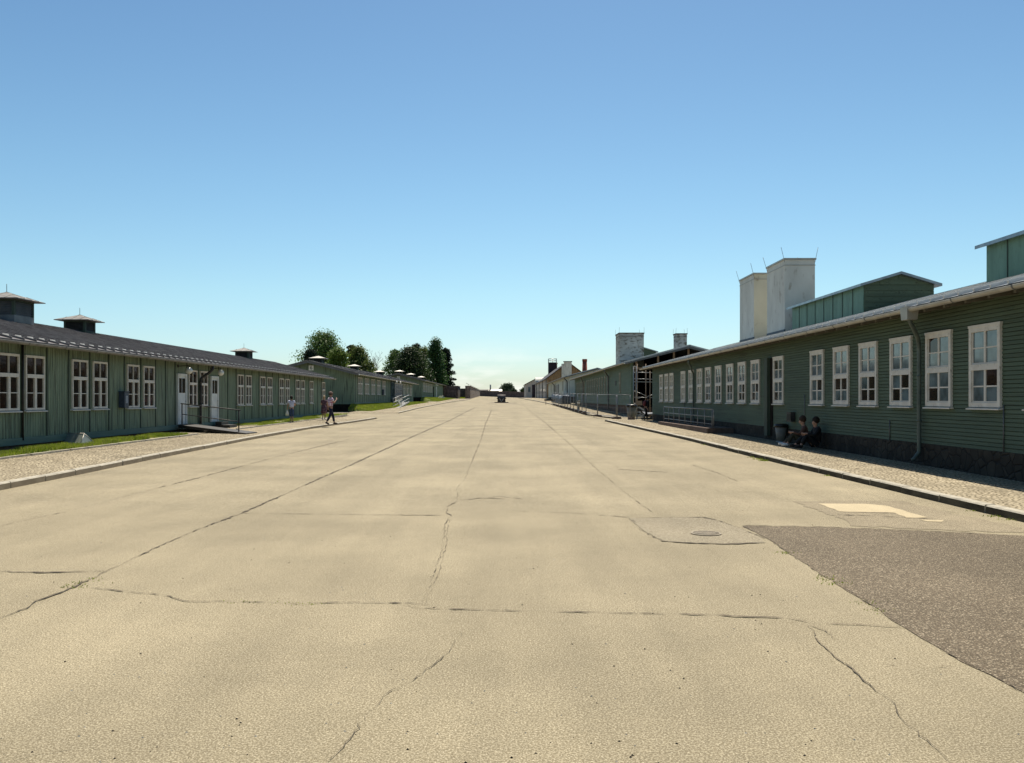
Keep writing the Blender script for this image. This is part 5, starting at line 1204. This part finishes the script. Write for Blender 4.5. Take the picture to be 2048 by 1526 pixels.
mb = MB(); mb.box(X(1271.5) - o.x, X(1283.5) - o.x, Ys - .2 - o.y, Ys - .16 - o.y, Z(810.5) - o.z, Z(801.5) - o.z)
sg = mb.build('notice_board', 'timber', root)
# sheeting on the ground beside it
root = empty('material_pile', (X(1303), 58.4, zg + .05)); tag(root, 'blue tarpaulin sheet lying between scaffold and near right barrack', 'tarpaulin'); mb = MB(); r = random.Random(8)
vs = []
for j in range(7):
    for i in range(7): vs.append((-1.0 + i * .42, -1.2 + j * .4, max(0, .55 - .09 * i - .06 * abs(j - 3) + r.uniform(-.07, .07))))
mb.add(vs, [(j * 7 + i, j * 7 + i + 1, (j + 1) * 7 + i + 1, (j + 1) * 7 + i) for j in range(6) for i in range(6)]); mb.build('sheet', 'blue_box', root)

def bin_(p, label, h, r_, bagside=0):
    root = empty('litter_bin', p); tag(root, label, 'bin', None)
    mb = MB(); mb.loft([((0, 0, .02), r_ * .72, r_ * .72), ((0, 0, h * .82), r_, r_)], 20); mb.build('body', 'bin_grey', root)
    mb = MB(); mb.loft([((0, 0, h * .82), r_ * 1.1, r_ * 1.1), ((0, 0, h * .87), r_ * 1.2, r_ * 1.2), ((0, 0, h * .97), r_ * 1.12, r_ * 1.12), ((0, 0, h), r_ * .8, r_ * .8)], 20)
    if bagside: mb.loft([((bagside * r_ * .9, 0, h * .45), r_ * .3, r_ * .3), ((bagside * r_ * 1.0, 0, h * .7), r_ * .55, r_ * .5), ((bagside * r_ * .9, 0, h * .95), r_ * .7, r_ * .5)], 12)
    mb.build('lid', 'bin_black', root)
    mb = MB(); mb.loft([((0, 0, 0), r_ * .78, r_ * .78), ((0, 0, .05), r_ * .78, r_ * .78)], 20); mb.build('foot_ring', 'steel', root)
c = gp(1260, 840, .02); bin_(Vector((c.x + .1, c.y, c.z)), 'grey litter bin with dark lid at the foot of the scaffold', 1.05, .33)
c = Vector((9.19, 28.3, G(9, 28.3) + .112)); bin_(c, 'pale grey litter bin with black bag against the near right barrack', .62, .19, 1)

# ------------------------------------------------------------------ people
def skin_mesh(joints, edges, mat):
    me = bpy.data.meshes.new('body'); names_ = list(joints); me.from_pydata([joints[n][0] for n in names_], [(names_.index(a), names_.index(c)) for a, c in edges], [])
    ob = bpy.data.objects.new('skin_source', me); COL.objects.link(ob)
    md = ob.modifiers.new('skin', 'SKIN'); md.use_smooth_shade = True
    for i, n in enumerate(names_):
        rr_ = joints[n][1]; rr_ = rr_ if isinstance(rr_, tuple) else (rr_, rr_); me.skin_vertices[0].data[i].radius = rr_
        me.skin_vertices[0].data[i].use_root = (n == 'pelvis')
    sb = ob.modifiers.new('sub', 'SUBSURF'); sb.levels = 1
    dg = bpy.context.evaluated_depsgraph_get(); m2 = bpy.data.meshes.new_from_object(ob.evaluated_get(dg)); bpy.data.objects.remove(ob)
    m2.materials.clear(); m2.materials.append(M[mat]); return m2
def person(loc, rz, h, label, J, top, top_mat, bot, bot_mat, hair, shoes, skirt=False, hairlen=.0, cap=None, sleeve='short', pant='long', group=None):
    """J: joint overrides (unit height figure 1.75 m, faces +y in local space); garments are skinned over the same joints"""
    k = h / 1.75
    B = dict(pelvis=((0, 0, .95), (.15, .11)), waist=((0, 0, 1.08), (.125, .095)), chest=((0, 0, 1.30), (.155, .11)), neck0=((0, 0, 1.45), .06), neck=((0, .01, 1.51), .05), head0=((0, .03, 1.58), (.07, .085)), head=((0, .02, 1.66), (.08, .095)), crown=((0, .01, 1.71), (.06, .07)),
             nose=((0, .125, 1.61), .014),
             sl=((-.17, 0, 1.41), .055), el=((-.25, -.02, 1.14), .04), wl=((-.27, .06, .90), .028), hl=((-.27, .08, .83), (.038, .02)),
             sr=((.17, 0, 1.41), .055), er=((.25, -.02, 1.14), .04), wr=((.27, .06, .90), .028), hr=((.27, .08, .83), (.038, .02)),
             tl=((-.09, 0, .90), .085), kl=((-.10, .02, .50), .058), al=((-.10, -.02, .09), .038), fl=((-.11, .12, .04), (.04, .03)),
             tr=((.09, 0, .90), .085), kr=((.10, .02, .50), .058), ar=((.10, -.02, .09), .038), fr=((.11, .12, .04), (.04, .03)))
    for n, v in J.items(): B[n] = (v, B[n][1])
    E = [('pelvis', 'waist'), ('waist', 'chest'), ('chest', 'neck0'), ('neck0', 'neck'), ('neck', 'head0'), ('head0', 'head'), ('head', 'crown'), ('head0', 'nose')]
    for s_ in 'lr': E += [('chest', 's' + s_), ('s' + s_, 'e' + s_), ('e' + s_, 'w' + s_), ('w' + s_, 'h' + s_), ('pelvis', 't' + s_), ('t' + s_, 'k' + s_), ('k' + s_, 'a' + s_), ('a' + s_, 'f' + s_)]
    BB = dict(B); EE = list(E)
    for s_ in 'lr':        # five fingers rooted in the palm
        w0, h0 = Vector(B['w' + s_][0]), Vector(B['h' + s_][0]); d = (h0 - w0).normalized(); sd_ = d.cross(Vector((1, 0, 0))); sd_ = sd_.normalized() if sd_.length > .1 else Vector((0, 1, 0))
        for i, (off, ln) in enumerate(((-.028, .065), (-.01, .078), (.01, .074), (.028, .058))):
            a = h0 + d * .03 + sd_ * off; BB['%sf%d' % (s_, i)] = (tuple(a + d * ln * .5), .009); BB['%sg%d' % (s_, i)] = (tuple(a + d * ln + Vector((0, 0, .0)) - sd_ * .0), .007)
            EE += [('h' + s_, '%sf%d' % (s_, i)), ('%sf%d' % (s_, i), '%sg%d' % (s_, i))]
        BB[s_ + 'th'] = (tuple(h0 + sd_ * .05), .010); BB[s_ + 'th2'] = (tuple(h0 + sd_ * .065 + d * .035), .008); EE += [('h' + s_, s_ + 'th'), (s_ + 'th', s_ + 'th2')]
    root = empty('person', loc, rz); tag(root, label, 'person', group); root.scale = (k, k, k)
    body = bpy.data.objects.new('body', skin_mesh(BB, EE, 'skin')); COL.objects.link(body); body.parent = root
    def cloth(name, names_, edges, grow, mat):
        jj = {}
        for n in names_:
            p, r_ = B[n]; r_ = r_ if isinstance(r_, tuple) else (r_, r_); jj[n] = (p, (r_[0] + grow, r_[1] + grow))
        return jj
    def mid(a, c, t): return tuple(Vector(B[a][0]).lerp(Vector(B[c][0]), t))
    jj = {n: (B[n][0], tuple(x + .022 for x in (B[n][1] if isinstance(B[n][1], tuple) else (B[n][1],) * 2))) for n in ('waist', 'chest', 'sl', 'sr')}
    jj['pelvis'] = ((B['pelvis'][0][0], B['pelvis'][0][1], B['pelvis'][0][2] + .02), (.175, .135)); jj['neck0'] = (tuple(Vector(B['neck0'][0]) - Vector((0, 0, .01))), .075)
    ee = [('pelvis', 'waist'), ('waist', 'chest'), ('chest', 'neck0'), ('chest', 'sl'), ('chest', 'sr')]
    for s_ in 'lr':
        if sleeve == 'long': jj['e' + s_] = (B['e' + s_][0], .055); jj['w' + s_] = (B['w' + s_][0], .042); ee += [('s' + s_, 'e' + s_), ('e' + s_, 'w' + s_)]
        else: jj['q' + s_] = (mid('s' + s_, 'e' + s_, .6), .062); ee += [('s' + s_, 'q' + s_)]
    t_ = bpy.data.objects.new(top, skin_mesh(jj, ee, top_mat)); COL.objects.link(t_); t_.parent = root
    if skirt:
        mb = MB(); p = Vector(B['pelvis'][0]); mb.loft([((p.x, p.y, p.z + .12), .15, .12), ((p.x, p.y, p.z), .19, .15), ((p.x, p.y, p.z - .25), .21, .18), ((p.x, p.y, p.z - .45), .23, .2)], 16); mb.build(bot, bot_mat, root)
    else:
        jj = dict(pelvis=(tuple(Vector(B['pelvis'][0]) - Vector((0, 0, .0))), (.165, .125)), waist=(tuple(Vector(B['pelvis'][0]) + Vector((0, 0, .09))), (.145, .11))); ee = [('pelvis', 'waist')]
        for s_ in 'lr':
            jj['t' + s_] = (B['t' + s_][0], .10); jj['k' + s_] = (B['k' + s_][0], .078); ee += [('pelvis', 't' + s_), ('t' + s_, 'k' + s_)]
            q = mid('k' + s_, 'a' + s_, .35 if pant == 'short' else .88); jj['a' + s_] = (q, .07 if pant == 'short' else .065); ee += [('k' + s_, 'a' + s_)]
        t_ = bpy.data.objects.new(bot, skin_mesh(jj, ee, bot_mat)); COL.objects.link(t_); t_.parent = root
    hd = Vector(B['head'][0]); mb = MB(); mb.ball((hd.x, hd.y - .018, hd.z + .022), .115, 16, 10, sc=(.84, .98, .98))
    if hairlen: mb.loft([((hd.x, hd.y - .05, hd.z - hairlen), .06, .04), ((hd.x, hd.y - .05, hd.z), .085, .07)], 12)
    hr_ = mb.build('hair', hair, root)
    if cap:
        mb = MB(); mb.ball((hd.x, hd.y - .01, hd.z + .05), .122, 16, 8, sc=(.88, 1, .8)); mb.box(hd.x - .07, hd.x + .07, hd.y + .09, hd.y + .18, hd.z + .05, hd.z + .062); mb.build('cap', cap, root)
    for s_ in 'lr':
        a, f_ = Vector(B['a' + s_][0]), Vector(B['f' + s_][0]); mb = MB(); d = Vector((f_.x - a.x, f_.y - a.y, 0)); d = d.normalized() if d.length > .01 else Vector((0, 1, 0))
        m_ = (a + f_) / 2; jz = min(a.z, f_.z) 
        mb.tube([a - d * .05 + Vector((0, 0, -.03)), a + Vector((0, 0, -.02)), (a + f_) / 2, f_ + d * .05], [.035, .052, .05, .034], 10); mb.build('shoe', shoes, root)
    return root
zp = lambda v: v
c = gp(583, 845, .115)
p1 = person(c, R(12), 1.52, 'woman seen from behind in white t-shirt and denim capris, holding a white bag', dict(
    el=(-.24, 0, 1.15), wl=(-.27, .02, .91), er=(.24, .06, 1.17), wr=(.20, .26, 1.12), hr=(.18, .32, 1.14), kl=(-.07, .03, .5), al=(-.05, .0, .09), fl=(-.06, .13, .04), kr=(.08, .02, .5), ar=(.07, -.03, .09), fr=(.1, .1, .04)),
    'tshirt', 'tshirt', 'capri_trousers', 'denim', 'hair_black', 'shoe', pant='short', hairlen=.12)
mb = MB(); mb.loft([((0, 0, -.32), .09, .03), ((0, 0, -.2), .10, .05), ((0, 0, -.05), .03, .02), ((0, 0, .02), .012, .012)], 10)
hb = mb.build('carrier_bag', 'bag_white', None, Vector(c) + Vector((-.25, -.02, .72))); tag(hb, 'white carrier bag hanging from the hand of the woman in denim capris', 'bag')
c = gp(648, 840, .115)
person(c, R(-8), 1.52, 'fair haired woman in dark floral dress beside the man in the checked shirt', dict(el=(-.24, .02, 1.15), wl=(-.15, .2, 1.1), hl=(-.1, .25, 1.12), kl=(-.09, .03, .5), kr=(.09, -.02, .5), ar=(.1, -.1, .1)),
       'dress_top', 'floral', 'skirt', 'floral', 'hair_fair', 'shoe_white', skirt=True, hairlen=.04)
c = gp(661, 849.5, .115)
person(c, R(-50), 1.72, 'man in checked shirt, dark trousers and brown cap stepping off the kerb', dict(
    kl=(-.09, .20, .50), al=(-.08, .27, .10), fl=(-.08, .41, .05), kr=(.10, -.08, .49), ar=(.09, -.30, .14), fr=(.09, -.19, .04), er=(.28, .06, 1.18), wr=(.20, .24, 1.34), hr=(.16, .27, 1.40), el=(-.26, -.05, 1.15), wl=(-.27, .08, .93)),
    'checked_shirt', 'check', 'trousers', 'denim_dark', 'hair_brown', 'shoe', cap='cap_brown')
c = gp(1291, 841, .1)
p4 = person(c, R(-60), 1.5, 'person in dark clothes with a maroon backpack striding past the scaffold', dict(
    waist=(0, .05, 1.08), chest=(0, .14, 1.28), neck0=(0, .2, 1.42), neck=(0, .22, 1.47), head0=(0, .27, 1.53), head=(0, .28, 1.61), crown=(0, .27, 1.66), nose=(0, .385, 1.55), sl=(-.17, .14, 1.38), sr=(.17, .14, 1.38),
    el=(-.24, .1, 1.12), wl=(-.24, .26, .95), hl=(-.24, .3, .9), er=(.24, .02, 1.12), wr=(.26, -.02, .88), hr=(.26, 0, .82), kl=(-.1, .2, .5), al=(-.1, .26, .1), fl=(-.1, .4, .07), kr=(.1, -.02, .48), ar=(.1, -.3, .16), fr=(.1, -.2, .06)),
    'jacket', 'black_cloth', 'trousers', 'black_cloth', 'hair_black', 'shoe', sleeve='long')
mb = MB(); mb.ball((0, 0, 0), .2, 14, 10, sc=(.75, .55, 1.15)); bp_ = mb.build('backpack', 'maroon', p4, (0, -.09, 1.27)); bp_.rotation_euler = (R(-18), 0, 0)
# two people sitting in the shade against the near right barrack
cs = Vector((9.1, 25.8, G(9, 26) + .112))
SIT = dict(pelvis=(0, 0, .14), waist=(0, -.03, .28), chest=(0, .0, .5), neck0=(0, .03, .64), neck=(0, .05, .70), head0=(0, .08, .76), head=(0, .08, .84), crown=(0, .07, .89), nose=(0, .185, .78), sl=(-.17, .0, .6), sr=(.17, 0, .6),
           el=(-.24, .14, .40), wl=(-.16, .34, .46), hl=(-.12, .4, .46), er=(.24, .12, .38), wr=(.14, .33, .44), hr=(.1, .38, .44), tl=(-.1, .06, .13), tr=(.1, .06, .13), kl=(-.13, .42, .40), al=(-.15, .72, .09), fl=(-.15, .84, .06), kr=(.12, .48, .16), ar=(.12, .88, .09), fr=(.13, .97, .10))
SIT.update(kl=(-.12, .32, .44), al=(-.13, .52, .09), fl=(-.14, .64, .06), kr=(.12, .36, .36), ar=(.12, .62, .09), fr=(.13, .73, .08))
person(cs, R(72), 1.72, 'person in brown top sitting in the shade with knees drawn up beside the bin', SIT, 'shirt', 'brown_cloth', 'trousers', 'olive_cloth', 'hair_brown', 'shoe_white', sleeve='long', group='people sitting by the near right barrack')
S2 = dict(SIT); S2.update( head=(0, .04, .84), head0=(0, .05, .76), crown=(0, .03, .9), nose=(0, .15, .78))
person(cs + Vector((.05, -.85, 0)), R(88), 1.7, 'person in black sitting against the stone plinth, nearer the camera', S2, 'jumper', 'black_cloth', 'trousers', 'black_cloth', 'hair_black', 'shoe', sleeve='long', group='people sitting by the near right barrack')
# dark rucksack / small box hung on the wall above them
root = empty('wall_sign', (9.34, 27.7, 0)); root.location = (R1.X0 + TR * 27.7 - .05, 27.7, 1.03); root.rotation_euler = (0, 0, math.pi); tag(root, 'small dark notice box on the wall above the seated people', 'notice box')
mb = MB(); mb.box(.0, .14, -.2, .2, -.16, .14); mb.build('case', 'steel_dark', root); mb = MB(); mb.box(.141, .146, -.16, .16, -.12, .10); mb.build('notice', 'olive_cloth', root)

# ------------------------------------------------------------------ trees
def tree(name, label, x, y, top, w_, kind, leafm, bark='bark', zb=None, n=90, leaf=.42, per=64, seed=1, base=.2, group=None, zc0=None):
    r = random.Random(seed); zg = G(x, y) if zb is None else zb; H = top - zg; root = empty(name, (x, y, zg)); tag(root, label, 'tree', group)
    mb = MB(); tr_ = max(.14, H * .022); pts = [(0, 0, -.3)]; cx = cy = 0
    for i in range(1, 9): cx += r.uniform(-.12, .12) * H / 16; cy += r.uniform(-.12, .12) * H / 16; pts.append((cx, cy, H * .92 * i / 8))
    mb.tube(pts, [tr_ * (1 - .88 * i / 8) for i in range(9)], 8)
    cl = []; R_ = w_ / 2 * {'loose': 1.12, 'cone': 1.15}.get(kind, 1)
    def rad(t):
        if kind == 'round': return R_ * math.sqrt(max(0, 1 - (2 * t - 1) ** 2)) * .96 + .05
        if kind == 'dome': return R_ * (1 - max(0, t - .25) ** 2 * 1.6) if t < .99 else .3
        if kind == 'cone': return R_ * (1 - t) ** .85 * (.82 + .3 * math.sin(t * 40)) + .12
        if kind == 'column': return R_ * min(1, (1 - t) ** .55 * 1.25) * (.6 + .4 * min(1, t * 4))
        return R_ * (1 - t ** 2.2) ** .7 * (.7 + .3 * min(1, t * 3))
    z0 = H * base
    for i in range(n):
        t = (i + r.random()) / n; a = r.uniform(0, 6.283); k = math.sqrt(r.random()) * (.95 if kind != 'loose' else 1.05)
        lump = 1 + (.16 if kind in ('round', 'dome') else .25) * math.sin(a * 3 + t * 9 + seed) * math.sin(t * 13 + seed)
        rr_ = rad(t) * k * lump; z = z0 + (H - z0) * t * .97
        zt_ = H * .9 * min(1, z / H); j = min(7, int(z / (H * .92) * 8)); tx, ty = pts[j][0], pts[j][1]
        c_ = Vector((tx + math.cos(a) * rr_, ty + math.sin(a) * rr_, z)); cl.append((c_, k))
        if i % 3 == 0 and rr_ > .6:
            s0 = Vector(pts[max(1, min(8, int((z * .8) / (H * .92) * 8)))]); m_ = s0.lerp(c_, .5) + Vector((0, 0, .12 * rr_)); mb.tube([s0, m_, c_], [tr_ * .32, tr_ * .2, .02], 5)
    mb.build('trunk', bark, root)
    cs_ = R_ * (.38 if kind in ('round', 'dome') else .36 if kind != 'column' else .48)
    mb = MB()
    for (c_, k) in cl:
        s_ = cs_ * r.uniform(.7, 1.25)
        if kind == 'cone': s_ *= .8
        for _ in range(per):
            d = Vector((r.gauss(0, 1), r.gauss(0, 1), r.gauss(0, 1) * (.7 if kind != 'column' else 1.3))); d *= min(1, 1.9 / max(.01, d.length)); d *= s_ * .6
            if kind == 'cone': d.z *= .35; d.z -= abs(d.xy.length) * .25
            p = c_ + d; nrm = (d.normalized() + Vector((r.uniform(-1, 1), r.uniform(-1, 1), r.uniform(-.3, 1.2)))).normalized()
            u = nrm.orthogonal().normalized(); v = nrm.cross(u); an = r.uniform(0, 6.28); u2 = u * math.cos(an) + v * math.sin(an); v2 = nrm.cross(u2); q = leaf * r.uniform(.5, 1.2)
            mb.add([p - u2 * q * .5, p + v2 * q * .32, p + u2 * q * .5, p - v2 * q * .32], [(0, 1, 2, 3)])
    mb.build('crown', leafm, root, recalc=False)
    return root
TX = lambda px, y: (px - CX) * y / F
TZ = lambda py, y: CH + (HZ - py) * y / F
def T(label, px, ytop, wpx, y, kind, leafm, **kw):
    return tree(kw.pop('name', 'tree'), label, TX(px, y), y, TZ(ytop, y), wpx * y / F, kind, leafm, **kw)
GA, GB = 'trees behind the middle left barrack', 'trees behind the farthest left barrack'
T('tall loose crowned light green tree, highest behind the barrack marked 6', 648, 668, 82, 150, 'loose', 'leaf_mid', bark='bark_birch', per=90, n=190, seed=3, base=.25, group=GA, leaf=.36)
T('dark spreading conifer at the left edge of the trees behind barrack 6', 622, 697, 50, 142, 'cone', 'leaf_conifer', name='conifer_tree', n=150, per=80, seed=4, base=.15, group=GA, leaf=.36)
T('bright green rounded bush-like tree in front of the tall loose one', 676, 697, 48, 138, 'round', 'leaf_bright', n=110, per=90, seed=5, base=.1, group=GA, leaf=.34)
T('dark pine with uneven top between two lighter trees', 703, 688, 36, 160, 'cone', 'leaf_conifer', name='pine_tree', n=130, per=80, seed=6, base=.2, group=GA, leaf=.4)
T('olive green broad tree with bumpy crown, right of the dark pine', 719, 695, 52, 152, 'loose', 'leaf_yellow', n=130, per=90, seed=7, base=.12, group=GA, leaf=.38)
T('lower olive tree at the right end of the first tree group', 738, 722, 36, 150, 'round', 'leaf_yellow', n=60, seed=8, base=.1, group=GA, leaf=.36)
# leafless tree
y = 165; root = empty('bare_tree', (TX(744, y), y, G(0, y))); tag(root, 'thin almost leafless tree right of the olive trees', 'tree'); mb = MB(); r = random.Random(17); Hh = TZ(708, y) - G(0, y)
def br(p, d, L_, rad_, dep):
    q = p + d * L_; mb.tube([p, q], [rad_, rad_ * .6], 4)
    if dep:
        for _ in range(3 if dep > 2 else 2):
            d2 = (d + Vector((r.uniform(-.6, .6), r.uniform(-.6, .6), r.uniform(-.05, .3)))).normalized(); br(p.lerp(q, r.uniform(.5, 1)), d2, L_ * r.uniform(.5, .72), rad_ * .6, dep - 1)
br(Vector((0, 0, 0)), Vector((0, 0, 1)), Hh * .5, .16, 5); mb.build('trunk', 'bark', root)
T('pale green birch on the left edge of the second tree group', 790, 700, 40, 225, 'loose', 'leaf_mid', name='birch_tree', bark='bark_birch', n=100, seed=9, base=.15, group=GB, leaf=.5)
T('big dark round-crowned tree standing above the farthest left barrack', 820, 699, 74, 212, 'dome', 'leaf_dark', n=210, per=80, seed=10, base=.22, group=GB, leaf=.5)
T('dark pine top poking up behind the round-crowned tree', 833, 689, 24, 250, 'round', 'leaf_conifer', name='pine_tree', n=50, seed=11, base=.7, group=GB, leaf=.55)
T('mid green tree between the round crown and the tall column', 850, 695, 40, 240, 'loose', 'leaf_yellow', n=90, seed=12, base=.2, group=GB, leaf=.5)
T('tall columnar green tree, highest of the second tree group', 873, 681, 40, 222, 'column', 'leaf_poplar', name='columnar_tree', n=170, per=70, seed=13, base=.06, group=GB, leaf=.48)
T('dark ragged spruce at the right end of the second tree group', 892, 694, 44, 232, 'cone', 'leaf_conifer', name='spruce_tree', n=190, per=66, seed=14, base=.04, group=GB, leaf=.5)
T('isolated round green tree beyond the far stone wall', 1014, 768, 28, 560, 'round', 'leaf_far', n=80, per=60, seed=15, base=.05, leaf=.9)
T('low shrubby tree just right of the isolated tree beyond the far wall', 1028, 777, 14, 540, 'round', 'leaf_far', n=40, seed=16, base=.05, leaf=.8)
T('dark tree half hidden behind the end house of the right row', 1052, 774, 22, 500, 'round', 'leaf_dark', n=50, seed=18, base=.05, leaf=.8)
